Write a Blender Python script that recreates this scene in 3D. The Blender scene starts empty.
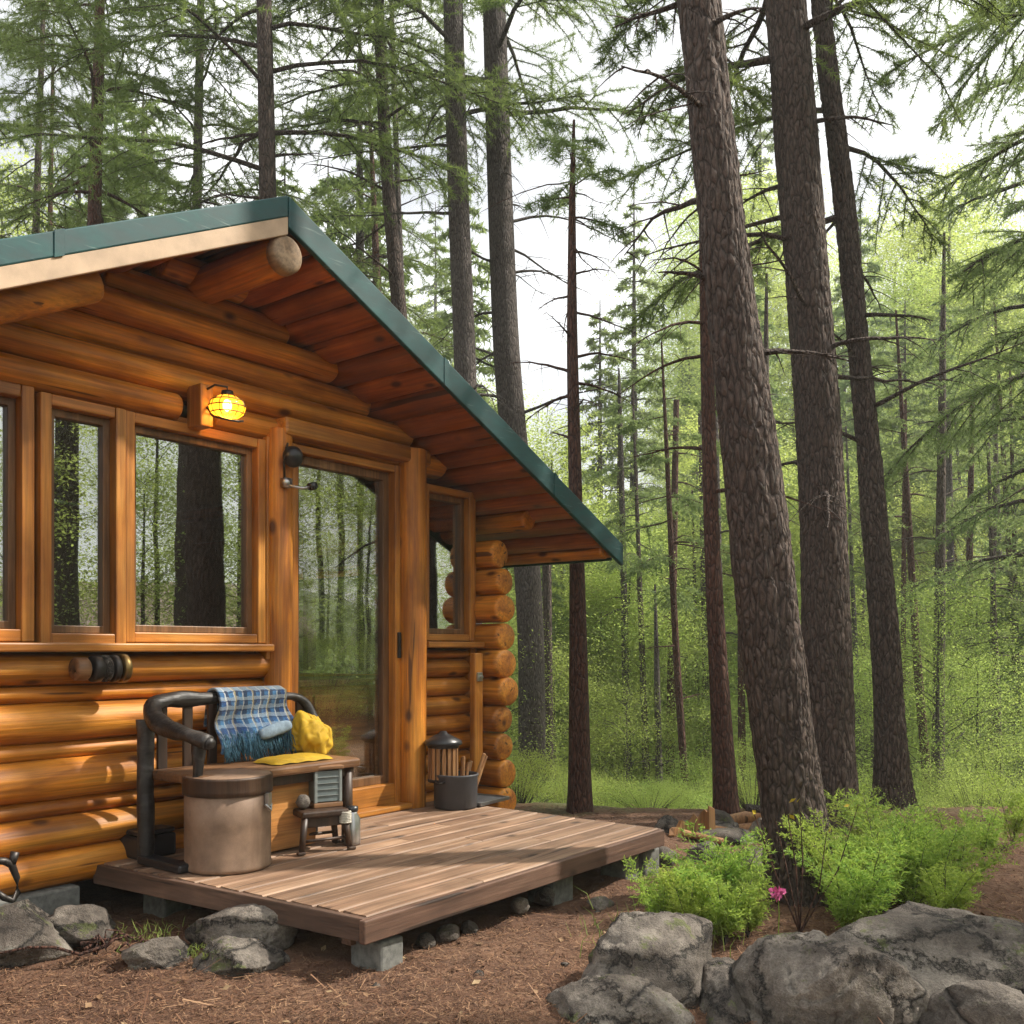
import bpy, math, random
import numpy as np
from mathutils import Vector, Matrix
R = math.radians
SC = bpy.context.scene
COL = SC.collection

# ------------------------------------------------------------------ camera, sky, sun, exposure
F, CX, HY = 953.0, 512.0, 650.0           # focal length and horizon of the photograph, pixels
CAMZ = 1.3
cd = bpy.data.cameras.new('camera'); cam = bpy.data.objects.new('camera', cd); COL.objects.link(cam)
cam.location = (0, 0, CAMZ); cam.rotation_euler = (R(90), 0, 0)
cd.sensor_width = 36; cd.lens = F / 1024 * 36; cd.shift_y = (HY - 512) / 1024
cd.clip_start = .05; cd.clip_end = 2000
SC.camera = cam

SUN_EL, SUN_AZ = R(46), R(-10)              # azimuth measured from +x towards -y
sdir = Vector((math.cos(SUN_EL) * math.cos(SUN_AZ), -math.cos(SUN_EL) * math.sin(SUN_AZ), math.sin(SUN_EL)))
world = bpy.data.worlds.new('World'); SC.world = world; world.use_nodes = True
wn, wl = world.node_tree.nodes, world.node_tree.links
bg = wn['Background']; bg.inputs[1].default_value = .15
sky = wn.new('ShaderNodeTexSky'); sky.sky_type = 'NISHITA'; sky.sun_disc = False
sky.sun_elevation = SUN_EL; sky.sun_rotation = math.atan2(sdir.x, sdir.y)
sky.air_density = 1.0; sky.dust_density = 4.0
tc = wn.new('ShaderNodeTexCoord'); cn = wn.new('ShaderNodeTexNoise'); cn.inputs['Scale'].default_value = 2.6
cn.inputs['Detail'].default_value = 5; wl.new(tc.outputs['Generated'], cn.inputs['Vector'])
cr = wn.new('ShaderNodeValToRGB'); cr.color_ramp.elements[0].position = .3; cr.color_ramp.elements[0].color = (.72, .72, .72, 1)
cr.color_ramp.elements[1].position = .62; cr.color_ramp.elements[1].color = (.97, .97, .97, 1)
wl.new(cn.outputs['Fac'], cr.inputs['Fac'])
mx = wn.new('ShaderNodeMixRGB'); mx.inputs[2].default_value = (5.6, 5.6, 5.55, 1)     # thin bright cloud over the blue
c2 = wn.new('ShaderNodeTexNoise'); c2.inputs['Scale'].default_value = 4.2; c2.inputs['Detail'].default_value = 6; wl.new(tc.outputs['Generated'], c2.inputs['Vector'])
r2 = wn.new('ShaderNodeValToRGB'); r2.color_ramp.elements[0].position = .36; r2.color_ramp.elements[0].color = (3.0, 3.05, 3.15, 1)
r2.color_ramp.elements[1].position = .66; r2.color_ramp.elements[1].color = (6.2, 6.2, 6.1, 1); wl.new(c2.outputs['Fac'], r2.inputs['Fac']); wl.new(r2.outputs['Color'], mx.inputs[2])   # greyer and brighter cloud
wl.new(cr.outputs['Color'], mx.inputs[0]); wl.new(sky.outputs[0], mx.inputs[1]); wl.new(mx.outputs[0], bg.inputs[0])
sd = bpy.data.lights.new('sun', 'SUN'); sd.energy = 3.6; sd.angle = R(1.5); sd.color = (1, .93, .82)
sun = bpy.data.objects.new('sun', sd); COL.objects.link(sun)
sun.rotation_euler = sdir.to_track_quat('Z', 'Y').to_euler(); sun.location = sdir * 60
SC.view_settings.view_transform = 'Standard'; SC.view_settings.look = 'None'
SC.view_settings.exposure = 1.02; SC.view_settings.gamma = 1
SC.render.engine = 'CYCLES'
cy = SC.cycles
cy.use_denoising = True; cy.denoising_prefilter = 'NONE'; cy.max_bounces = 6; cy.diffuse_bounces = 2; cy.glossy_bounces = 3; cy.transmission_bounces = 6
cy.transparent_max_bounces = 8; cy.volume_bounces = 0; cy.use_adaptive_sampling = True; cy.adaptive_threshold = .02
cy.caustics_reflective = False; cy.caustics_refractive = False; cy.sample_clamp_indirect = 6

# ------------------------------------------------------------------ frames of reference
TH = math.atan2(953, 738)                  # direction of the cabin's front wall
UX, UY = math.cos(TH), math.sin(TH)
OX, OY = -0.677, 6.03                      # cabin origin: wall plane at the right door post
DECK = .32
def loc(u, y, z=0):                        # cabin frame (u along wall, y into house) to world
    return Vector((OX + u * UX - y * UY, OY + u * UY + y * UX, z))
def pix(px, py, d):                        # pixel at depth d to world
    return Vector(((px - CX) / F * d, d, CAMZ + (HY - py) / F * d))

# ------------------------------------------------------------------ noise
_rs = np.random.RandomState(7)
_P = _rs.permutation(256); _P = np.concatenate([_P, _P, _P]); _G = _rs.rand(768) * 2 - 1
def vnoise(p):
    p = np.asarray(p, float); i = np.floor(p).astype(int); f = p - i; f = f * f * (3 - 2 * f); i &= 255
    def h(a, b, c): return _G[_P[_P[_P[(i[:, 0] + a) & 255] + ((i[:, 1] + b) & 255)] + ((i[:, 2] + c) & 255)]]
    x, y, z = f[:, 0], f[:, 1], f[:, 2]
    l = lambda a, b, t: a + (b - a) * t
    return l(l(l(h(0,0,0), h(1,0,0), x), l(h(0,1,0), h(1,1,0), x), y), l(l(h(0,0,1), h(1,0,1), x), l(h(0,1,1), h(1,1,1), x), y), z)
def fbm(p, o=4):
    p = np.asarray(p, float); s = 0; a = 1.
    for k in range(o): s = s + a * vnoise(p * 2 ** k + 17.3 * k); a *= .5
    return s
def worley(p, seed=0):                     # distances to the nearest two feature points
    p = np.asarray(p, float); i = np.floor(p).astype(int); d1 = np.full(len(p), 9.); d2 = np.full(len(p), 9.)
    for a in (-1, 0, 1):
        for b in (-1, 0, 1):
            for c in (-1, 0, 1):
                q = i + np.array([a, b, c]); qq = q & 255
                k = _P[_P[_P[qq[:, 0]] + qq[:, 1]] + qq[:, 2]] + seed
                o = np.stack([_G[k % 768], _G[(k + 91) % 768], _G[(k + 203) % 768]], 1) * .5 + .5
                d = np.linalg.norm(q + o - p, axis=1)
                d2 = np.where(d < d1, d1, np.minimum(d2, d)); d1 = np.minimum(d1, d)
    return d1, d2

# ------------------------------------------------------------------ mesh building
class MB:
    def __init__(s): s.v = []; s.q = []; s.t = []; s.n = 0; s.ng = []
    def add(s, v, q=None, t=None):
        v = np.asarray(v, float).reshape(-1, 3)
        if q is not None and len(q): s.q.append(np.asarray(q, int).reshape(-1, 4) + s.n)
        if t is not None and len(t): s.t.append(np.asarray(t, int).reshape(-1, 3) + s.n)
        s.v.append(v); s.n += len(v); return s
    def box(s, c, d, rz=0, rx=0, ry=0):
        h = np.array(d) / 2
        v = np.array([[x, y, z] for x in (-1, 1) for y in (-1, 1) for z in (-1, 1)]) * h
        if rz or rx or ry:
            m = np.array(Matrix.Rotation(rz, 3, 'Z') @ Matrix.Rotation(ry, 3, 'Y') @ Matrix.Rotation(rx, 3, 'X')); v = v @ m.T
        return s.add(v + np.array(c), [[0,1,3,2],[4,6,7,5],[0,4,5,1],[2,3,7,6],[0,2,6,4],[1,5,7,3]])
    def tube(s, P, r, sides=8, cap=True, flat=None):
        """swept tube; r per point or (ra, rb) per point; flat = reference up vector for elliptical tubes"""
        P = np.asarray(P, float); n = len(P); r = np.asarray(r, float)
        if r.ndim == 0: r = np.full(n, float(r))
        if r.ndim == 1: r = np.stack([r, r], 1)
        T = np.gradient(P, axis=0); T /= np.linalg.norm(T, axis=1)[:, None] + 1e-9
        ref = np.array(flat if flat is not None else ((0, 0, 1) if abs(T[0][2]) < .8 else (1, 0, 0)), float)
        A = np.cross(T, ref); A /= np.linalg.norm(A, axis=1)[:, None] + 1e-9; B = np.cross(A, T)
        a = np.arange(sides) / sides * 2 * math.pi
        v = P[:, None] + A[:, None] * (np.cos(a)[None, :, None] * r[:, 0][:, None, None]) + B[:, None] * (np.sin(a)[None, :, None] * r[:, 1][:, None, None])
        i = np.arange(n - 1)[:, None] * sides; j = np.arange(sides)[None]; k = (j + 1) % sides
        q = np.stack([i + j, i + k, i + sides + k, i + sides + j], -1).reshape(-1, 4)
        v = v.reshape(-1, 3); t = []
        if cap:
            m = len(v); v = np.vstack([v, P[0], P[-1]])
            for x in range(sides):
                t.append([m, (x + 1) % sides, x]); t.append([m + 1, (n - 1) * sides + x, (n - 1) * sides + (x + 1) % sides])
        return s.add(v, q, t)
    def log(s, a, b, ra, rb=None, sides=28, seg=18, wob=.05, rnd=.35, seed=0, up=(0, 0, 1)):
        """a peeled log: slightly irregular, with eased ends"""
        a, b = np.array(a, float), np.array(b, float); rb = ra if rb is None else rb; L = np.linalg.norm(b - a)
        e = min(rnd * min(ra, rb), L * .2) / L
        t = np.concatenate([[0, e * .15, e * .5, e], np.linspace(e, 1 - e, seg)[1:-1], [1 - e, 1 - e * .5, 1 - e * .15, 1]])
        k = np.ones(len(t)); cap = [.8, .91, .98, 1]; k[:4] = cap; k[-4:] = cap[::-1]
        w = 1 + wob * fbm(np.stack([t * L * 1.3 + seed * 7.7, t * 0 + seed * 3.1, t * 0], 1), 3)
        o = np.stack([fbm(np.stack([t * L * .8, t * 0 + seed + q * 9, t * 0 + 3], 1), 2) for q in (0, 1, 2)], 1) * wob * ra * .5
        P = a + (b - a) * t[:, None] + o
        return s.tube(P, np.stack([ra * k * w, rb * k * w], 1), sides, True, up)
    def lathe(s, prof, c=(0, 0, 0), sides=32, cap=True):
        prof = np.asarray(prof, float); n = len(prof); a = np.arange(sides) / sides * 2 * math.pi
        v = np.stack([prof[:, 0][:, None] * np.cos(a), prof[:, 0][:, None] * np.sin(a), np.repeat(prof[:, 1][:, None], sides, 1)], -1).reshape(-1, 3)
        i = np.arange(n - 1)[:, None] * sides; j = np.arange(sides)[None]; k = (j + 1) % sides
        q = np.stack([i + j, i + k, i + sides + k, i + sides + j], -1).reshape(-1, 4)
        return s.add(v + np.array(c), q)
    def prism(s, poly, ext, off=0):        # poly in (x, z), extruded along y from off to off+ext
        n = len(poly); v = [(x, off, z) for x, z in poly] + [(x, off + ext, z) for x, z in poly]
        q = [[i, (i + 1) % n, n + (i + 1) % n, n + i] for i in range(n)]
        s.add(v, q); s.ng.append([s.n - 2 * n + i for i in range(n)][::-1]); s.ng.append([s.n - n + i for i in range(n)]); return s
    def data(s, name, smooth=False):
        me = bpy.data.meshes.new(name)
        v = np.concatenate(s.v) if s.v else np.zeros((0, 3))
        q = np.concatenate(s.q) if s.q else np.zeros((0, 4), int); t = np.concatenate(s.t) if s.t else np.zeros((0, 3), int)
        gl = [i for g in s.ng for i in g]
        lv = np.concatenate([q.ravel(), t.ravel(), np.array(gl, int)]).astype(np.int32)
        ct = np.concatenate([np.full(len(q), 4), np.full(len(t), 3), np.array([len(g) for g in s.ng], int)]).astype(np.int32)
        st = np.concatenate([[0], np.cumsum(ct)[:-1]]).astype(np.int32) if len(ct) else ct
        me.vertices.add(len(v)); me.vertices.foreach_set('co', v.astype(np.float32).ravel())
        me.loops.add(len(lv)); me.loops.foreach_set('vertex_index', lv)
        me.polygons.add(len(ct)); me.polygons.foreach_set('loop_start', st)
        try: me.polygons.foreach_set('loop_total', ct)
        except Exception: pass
        me.polygons.foreach_set('use_smooth', np.full(len(ct), bool(smooth)))
        me.update(calc_edges=True)
        return me
    def build(s, name, mat, parent=None, smooth=False, bevel=0, label=None):
        me = s.data(name, smooth); me.materials.append(mat)
        o = bpy.data.objects.new(name, me); COL.objects.link(o)
        if parent: o.parent = parent
        if bevel:
            m = o.modifiers.new('bevel', 'BEVEL'); m.width = bevel; m.segments = 2; m.limit_method = 'ANGLE'; m.angle_limit = R(40)
        if label: o['label'] = label
        return o
def tag(o, label, cat, group=None, kind=None):
    if label: o['label'] = label
    if cat: o['category'] = cat
    if group: o['group'] = group
    if kind: o['kind'] = kind
    return o
def thing(name, label, cat, at=(0, 0, 0), rz=0, group=None, sc=1):
    o = bpy.data.objects.new(name, None); COL.objects.link(o); o.empty_display_size = .1
    o.location = at; o.rotation_euler = (0, 0, rz); o.scale = (sc,) * 3
    return tag(o, label, cat, group)
def copy_thing(root, at, rz, sc=1, label=None, group=None):
    r = root.copy(); COL.objects.link(r); r.location = at; r.rotation_euler = (0, 0, rz); r.scale = (sc,) * 3
    if label: r['label'] = label
    if group: r['group'] = group
    for ch in list(root.children):
        c = ch.copy(); COL.objects.link(c); c.parent = r
    return r

# ------------------------------------------------------------------ materials
class Mat:
    def __init__(s, name):
        s.m = bpy.data.materials.new(name); s.m.use_nodes = True; s.nt = s.m.node_tree
        s.b = s.nt.nodes['Principled BSDF']; s.tc = s.n('ShaderNodeTexCoord')
    def n(s, t, **kw):
        x = s.nt.nodes.new(t)
        for k, v in kw.items(): setattr(x, k, v)
        return x
    def l(s, a, b): s.nt.links.new(a, b)
    def mp(s, scale=(1, 1, 1), add=None):
        m = s.n('ShaderNodeMapping'); m.inputs['Scale'].default_value = scale
        src = s.tc.outputs['Object']
        if add is not None:
            va = s.n('ShaderNodeVectorMath', operation='ADD'); s.l(src, va.inputs[0]); s.l(add, va.inputs[1]); src = va.outputs[0]
        s.l(src, m.inputs['Vector']); return m.outputs[0]
    def noise(s, vec, scale=5, detail=4, rough=.55, dist=0):
        x = s.n('ShaderNodeTexNoise'); x.inputs['Scale'].default_value = scale; x.inputs['Detail'].default_value = detail
        x.inputs['Roughness'].default_value = rough; x.inputs['Distortion'].default_value = dist
        if vec is not None: s.l(vec, x.inputs['Vector'])
        return x.outputs['Fac']
    def vor(s, vec, scale, feature='F1'):
        x = s.n('ShaderNodeTexVoronoi', feature=feature); x.inputs['Scale'].default_value = scale; s.l(vec, x.inputs['Vector']); return x.outputs['Distance']
    def ramp(s, fac, stops):
        x = s.n('ShaderNodeValToRGB'); e = x.color_ramp.elements
        while len(e) < len(stops): e.new(.5)
        for i, (p, c) in enumerate(stops):
            e[i].position = p; e[i].color = (c if isinstance(c, tuple) else (c, c, c)) + (1,)
        s.l(fac, x.inputs['Fac']); return x.outputs['Color']
    def mix(s, fac, a, b, mode='MIX'):
        x = s.n('ShaderNodeMixRGB', blend_type=mode)
        for i, v in enumerate((fac, a, b)):
            if isinstance(v, (int, float)): x.inputs[i].default_value = v if i == 0 else (v, v, v, 1)
            elif isinstance(v, tuple): x.inputs[i].default_value = v + (1,)
            else: s.l(v, x.inputs[i])
        return x.outputs[0]
    def math(s, op, a, b=0.):
        x = s.n('ShaderNodeMath', operation=op)
        for i, v in enumerate((a, b)):
            if isinstance(v, (int, float)): x.inputs[i].default_value = v
            else: s.l(v, x.inputs[i])
        return x.outputs[0]
    def island(s): return s.n('ShaderNodeNewGeometry').outputs['Random Per Island']
    def objr(s): return s.n('ShaderNodeObjectInfo').outputs['Random']
    def bump(s, h, strength=.4, dist=.01):
        x = s.n('ShaderNodeBump'); x.inputs['Strength'].default_value = strength; x.inputs['Distance'].default_value = dist
        s.l(h, x.inputs['Height']); s.l(x.outputs[0], s.b.inputs['Normal'])
    def col(s, c): 
        if isinstance(c, tuple): s.b.inputs['Base Color'].default_value = c + (1,)
        else: s.l(c, s.b.inputs['Base Color'])
    def rough(s, r):
        if isinstance(r, (int, float)): s.b.inputs['Roughness'].default_value = r
        else: s.l(r, s.b.inputs['Roughness'])
def vsc(s, val, k):                        # scalar -> vector offset
    x = s.n('ShaderNodeCombineXYZ')
    for i in range(3): s.l(s.math('MULTIPLY', val, k[i]), x.inputs[i])
    return x.outputs[0]

def wood(name, axis, light, mid, dark, rough=.38, knots=True, grain=.35, along=1.1, scale=1., vary=.35):
    s = Mat(name); isl = s.island(); off = vsc(s, isl, (13.7, 7.1, 23.3))
    k = [9 * scale] * 3; k[axis] = along * scale; k2 = [60 * scale] * 3; k2[axis] = 1.6 * scale
    a = s.noise(s.mp(tuple(k), off), 1, 6, .6, .8); f = s.noise(s.mp(tuple(k2), off), 1, 4, .6)
    blotch = s.noise(s.mp((1.6, 1.6, 1.6), off), 1.5, 3)
    c = s.ramp(a, [(.28, dark), (.5, mid), (.7, light)])
    c = s.mix(.75, c, s.ramp(f, [(.3, .40), (.62, 1.08)]), 'MULTIPLY')
    c = s.mix(.7, c, s.ramp(blotch, [(.3, .45), (.7, 1.25)]), 'MULTIPLY')
    if knots:
        kk = [6.5] * 3; kk[axis] = 3.4
        v = s.vor(s.mp(tuple(kk), off), 1.0)
        c = s.mix(s.ramp(v, [(.08, .95), (.19, 0.)]), c, tuple(x * .28 for x in dark))
        ck = [22] * 3; ck[axis] = .9
        crack = s.noise(s.mp(tuple(ck), off), 1, 2, .5, .3)
        c = s.mix(s.ramp(crack, [(.29, .85), (.325, 0.)]), c, tuple(x * .2 for x in dark))
    hsv = s.n('ShaderNodeHueSaturation'); s.l(c, hsv.inputs['Color'])
    s.l(s.math('ADD', s.math('MULTIPLY', isl, vary), 1 - vary * .5), hsv.inputs['Value']); c = hsv.outputs[0]
    s.col(c); s.rough(s.math('ADD', s.math('MULTIPLY', f, .25), rough - .1)); s.bump(s.math('ADD', f, a), grain, .004)
    return s.m
OL, OM, OD = (.74, .315, .038), (.57, .198, .016), (.27, .072, .006)
M = {}
for nm, ax in (('x', 0), ('y', 1), ('z', 2)):
    M['log_' + nm] = wood('varnished log ' + nm, ax, OL, OM, OD, .52, grain=.9)
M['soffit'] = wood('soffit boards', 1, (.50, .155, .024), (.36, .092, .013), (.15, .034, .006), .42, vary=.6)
M['trim_x'] = wood('window trim x', 0, (.64, .29, .055), (.53, .20, .03), (.34, .105, .014), .42, knots=False, vary=.2)
M['trim_z'] = wood('window trim z', 2, (.64, .29, .055), (.53, .20, .03), (.34, .105, .014), .42, knots=False, vary=.2)
M['beige'] = None
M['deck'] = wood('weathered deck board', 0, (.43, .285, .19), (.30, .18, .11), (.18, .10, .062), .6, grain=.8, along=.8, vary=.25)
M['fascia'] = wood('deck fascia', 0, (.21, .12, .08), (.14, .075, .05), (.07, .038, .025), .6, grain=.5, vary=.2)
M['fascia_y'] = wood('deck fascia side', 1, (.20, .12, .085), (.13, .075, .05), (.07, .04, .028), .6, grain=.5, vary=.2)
M['plank'] = wood('old brown plank', 0, (.36, .19, .09), (.25, .12, .05), (.12, .05, .02), .5, vary=.2)
M['dwood'] = wood('dark stained wood', 2, (.10, .055, .03), (.06, .03, .017), (.025, .013, .008), .45, vary=.3)
M['kindling'] = wood('split kindling', 2, (.5, .3, .14), (.4, .2, .08), (.2, .09, .03), .6, vary=.5)
M['endgrain'] = wood('white painted log end', 1, (.46, .33, .21), (.36, .24, .14), (.2, .12, .06), .6, vary=.1)

def simple(name, c, rough=.5, metal=0., nz=.25, scale=12, bump=.15):
    s = Mat(name); a = s.noise(s.mp(), scale, 5, .6)
    s.col(s.mix(nz, c, s.mix(1., c, s.ramp(a, [(.3, .35), (.7, 1.7)]), 'MULTIPLY'))); s.rough(rough); s.b.inputs['Metallic'].default_value = metal
    if bump: s.bump(a, bump, .004)
    return s.m
M['black'] = simple('black paint', (.016, .016, .018), .36)
M['ebony'] = wood('black stained wood', 0, (.09, .08, .075), (.026, .022, .02), (.008, .007, .007), .42, grain=.9, along=3)
M['beige'] = simple('bare fascia board', (.50, .36, .24), .65, 0, .3, 7)
M['iron'] = simple('dark iron', (.05, .045, .042), .45, .7)
M['steel'] = simple('worn steel', (.42, .42, .42), .3, .9)
M['brass'] = simple('old brass', (.22, .15, .06), .42, .9)
M['grey'] = simple('grey paint', (.22, .24, .23), .5)
M['potgrey'] = simple('charcoal enamel', (.05, .05, .055), .55)
M['concrete'] = simple('concrete', (.15, .15, .138), .9, 0, .6, 30, .5)
M['yellow'] = simple('yellow cloth', (.44, .27, .010), .8, 0, .35, 18, .4)
M['rope'] = simple('pale rope', (.5, .47, .4), .9, 0, .6, 60, .6)
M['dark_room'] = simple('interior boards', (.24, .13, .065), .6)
M['counter'] = wood('counter wood', 0, (.78, .40, .14), (.66, .29, .08), (.42, .16, .04), .4, knots=False, vary=.1)
M['stone_top'] = simple('dark counter top', (.035, .033, .032), .25)
M['rubber'] = simple('mat', (.25, .25, .25), .8)

def teal():
    s = Mat('weathered teal metal'); a = s.noise(s.mp((1.2, 1.2, 3)), 4, 6, .65); b = s.noise(s.mp((.6, .6, 9)), 9, 4)
    c = s.ramp(a, [(.3, (.004, .034, .036)), (.55, (.007, .062, .064)), (.75, (.022, .105, .10))])
    c = s.mix(s.ramp(b, [(.62, 0.), (.75, .5)]), c, (.22, .3, .28)); s.col(c); s.rough(s.ramp(a, [(.3, .45), (.7, .68)])); s.bump(a, .15, .005)
    return s.m
M['teal'] = teal()
def glass(base, tint, nm='window glass'):
    s = Mat(nm); nt = s.nt; nt.nodes.remove(s.b); out = nt.nodes['Material Output']
    g = s.n('ShaderNodeBsdfGlossy'); g.inputs['Roughness'].default_value = .0; g.inputs['Color'].default_value = (.95, .97, .96, 1)
    w = s.noise(s.mp((1, 1, 1)), 1.3, 2); bp = s.n('ShaderNodeBump'); bp.inputs['Strength'].default_value = .05; bp.inputs['Distance'].default_value = .02
    s.l(w, bp.inputs['Height']); s.l(bp.outputs[0], g.inputs['Normal'])
    t = s.n('ShaderNodeBsdfTransparent'); t.inputs['Color'].default_value = tint
    fr = s.n('ShaderNodeLayerWeight'); fr.inputs['Blend'].default_value = .35
    m = s.n('ShaderNodeMixShader'); s.l(s.math('ADD', s.math('MULTIPLY', fr.outputs['Fresnel'], .5), base), m.inputs[0])
    s.l(t.outputs[0], m.inputs[1]); s.l(g.outputs[0], m.inputs[2]); s.l(m.outputs[0], out.inputs[0]); return s.m
M['glass'] = glass(.32, (.8, .84, .8, 1)); M['glass_door'] = glass(.04, (.97, .97, .96, 1), 'door glass')
def emis(name, c, st):
    s = Mat(name); s.col(c); s.b.inputs['Emission Color'].default_value = c + (1,); s.b.inputs['Emission Strength'].default_value = st; s.rough(.3); return s.m

def bark(name, light, mid, dark, sc=1.):
    s = Mat(name); off = vsc(s, s.objr(), (9, 5, 31))
    w = s.noise(s.mp((6 * sc, 6 * sc, 3 * sc), off), 1, 4, .6)
    vv = s.n('ShaderNodeVectorMath', operation='ADD'); s.l(s.mp((36 * sc, 36 * sc, 9 * sc), off), vv.inputs[0]); s.l(vsc(s, w, (1.6, 1.6, .9)), vv.inputs[1])
    e = s.vor(vv.outputs[0], 1, 'DISTANCE_TO_EDGE'); f = s.noise(s.mp((60 * sc, 60 * sc, 22 * sc), off), 1, 6, .7)
    big = s.noise(s.mp((2.2, 2.2, .8), off), 1, 3)
    c = s.ramp(f, [(.25, dark), (.5, mid), (.75, light)])
    c = s.mix(s.ramp(e, [(.0, .85), (.13, 0.)]), c, tuple(x * .45 for x in dark))
    c = s.mix(.5, c, s.ramp(big, [(.3, (.7, .62, .58)), (.7, (1.25, 1.25, 1.3))]), 'MULTIPLY')
    s.col(c); s.rough(.92); s.bump(s.math('ADD', s.ramp(e, [(0., 0.), (.3, 1.)]), s.math('MULTIPLY', f, .6)), .9, .02); return s.m
M['bark'] = bark('pine bark', (.17, .125, .10), (.095, .067, .053), (.034, .023, .018))
M['bark_red'] = bark('reddish bark', (.17, .085, .055), (.10, .042, .026), (.04, .016, .01), 1.1)
M['bark_grey'] = bark('grey bark', (.17, .145, .13), (.11, .09, .08), (.055, .042, .037), 1.2)

def leaf(name, a, b, trans, tfac=.45, rough=.6):
    s = Mat(name); isl = s.island(); nz = s.noise(s.mp((1, 1, 1)), 1.4, 3)
    v = s.math('ADD', s.math('MULTIPLY', isl, .5), s.math('MULTIPLY', nz, .5))
    c = s.ramp(v, [(.25, a), (.75, b)])
    hsv = s.n('ShaderNodeHueSaturation'); s.l(c, hsv.inputs['Color']); r = s.objr()
    s.l(s.math('ADD', s.math('MULTIPLY', r, .7), .65), hsv.inputs['Value']); s.l(s.math('ADD', s.math('MULTIPLY', s.math('FRACT', s.math('MULTIPLY', r, 7.3)), .05), .472), hsv.inputs['Hue']); c = hsv.outputs[0]
    s.col(c); s.rough(rough); s.b.inputs['Specular IOR Level'].default_value = .25
    t = s.n('ShaderNodeBsdfTranslucent'); s.l(s.mix(.75, c, trans), t.inputs['Color'])
    m = s.n('ShaderNodeMixShader'); m.inputs[0].default_value = tfac
    s.l(s.b.outputs[0], m.inputs[1]); s.l(t.outputs[0], m.inputs[2]); s.l(m.outputs[0], s.nt.nodes['Material Output'].inputs[0]); return s.m
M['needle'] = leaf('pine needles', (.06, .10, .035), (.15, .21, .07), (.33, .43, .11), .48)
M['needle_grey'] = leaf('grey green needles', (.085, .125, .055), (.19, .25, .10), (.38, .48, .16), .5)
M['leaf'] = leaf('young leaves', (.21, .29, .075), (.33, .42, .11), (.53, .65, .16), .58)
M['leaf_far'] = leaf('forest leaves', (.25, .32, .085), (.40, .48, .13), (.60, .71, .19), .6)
M['fern'] = leaf('fern fronds', (.14, .25, .04), (.35, .47, .10), (.50, .64, .12), .5)
M['moss'] = leaf('moss and grass', (.10, .14, .03), (.26, .30, .08), (.35, .4, .1), .35)

def groundmat():
    s = Mat('forest floor'); a = s.noise(s.mp(), 1.1, 5, .6); b = s.noise(s.mp(), 14, 6, .7); f = s.noise(s.mp(), 90, 4, .7)
    c = s.ramp(b, [(.25, (.055, .026, .015)), (.5, (.145, .070, .038)), (.72, (.26, .15, .09))])
    c = s.mix(s.ramp(f, [(.35, .0), (.7, .55)]), c, (.25, .15, .09))
    c = s.mix(s.ramp(a, [(.38, 0.), (.6, .75)]), c, (.085, .038, .021))
    geo = s.n('ShaderNodeSeparateXYZ'); s.l(s.tc.outputs['Object'], geo.inputs[0])
    far = s.ramp(s.math('ADD', s.math('MULTIPLY', geo.outputs[1], .1), s.math('MULTIPLY', a, .3)), [(.86, 0.), (.98, 1.)])
    c = s.mix(far, c, s.ramp(b, [(.3, (.06, .09, .03)), (.7, (.16, .2, .06))]))
    s.col(c); s.rough(.95); s.bump(s.math('ADD', b, s.math('MULTIPLY', f, .7)), .8, .015); return s.m
M['ground'] = groundmat()
def rockmat():
    s = Mat('lichened rock'); off = vsc(s, s.objr(), (11, 5, 17)); a = s.noise(s.mp((1, 1, 1), off), 3, 6, .62); b = s.noise(s.mp((1, 1, 1), off), 22, 6, .7); g = s.noise(s.mp((1, 1, 1), off), 130, 3, .7)
    c = s.ramp(a, [(.3, (.04, .032, .026)), (.5, (.12, .10, .083)), (.68, (.28, .245, .205))])
    c = s.mix(.6, c, s.ramp(b, [(.3, .3), (.7, 1.5)]), 'MULTIPLY'); c = s.mix(.6, c, s.ramp(g, [(.3, .45), (.7, 1.45)]), 'MULTIPLY')
    cv = s.n('ShaderNodeVectorMath', operation='ADD'); s.l(s.mp((2.4, 2.4, 4.2), off), cv.inputs[0]); s.l(vsc(s, b, (.5, .5, .5)), cv.inputs[1])
    ce = s.vor(cv.outputs[0], 1, 'DISTANCE_TO_EDGE'); c = s.mix(s.ramp(ce, [(0., .95), (.03, 0.)]), c, (.010, .009, .008))
    lich = s.noise(s.mp((1, 1, 1), off), 6, 5, .75); c = s.mix(s.ramp(lich, [(.6, 0.), (.68, .4)]), c, (.24, .24, .20))
    n = s.n('ShaderNodeNewGeometry'); sp = s.n('ShaderNodeSeparateXYZ'); s.l(n.outputs['Normal'], sp.inputs[0])
    ms = s.noise(s.mp((1, 1, 1), off), 7, 7, .75)
    mo = s.math('MULTIPLY', s.ramp(ms, [(.58, 0.), (.62, .75)]), s.ramp(sp.outputs[2], [(.1, .2), (.6, 1.)]))
    c = s.mix(mo, c, s.ramp(b, [(.3, (.05, .065, .015)), (.7, (.14, .16, .04))]))
    s.col(c); s.rough(.88); s.bump(s.math('ADD', s.math('ADD', s.math('MULTIPLY', b, 1.2), s.math('MULTIPLY', g, .5)), s.ramp(ce, [(0., 0.), (.05, 1.)])), .9, .014); return s.m
M['rock'] = rockmat()

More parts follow.
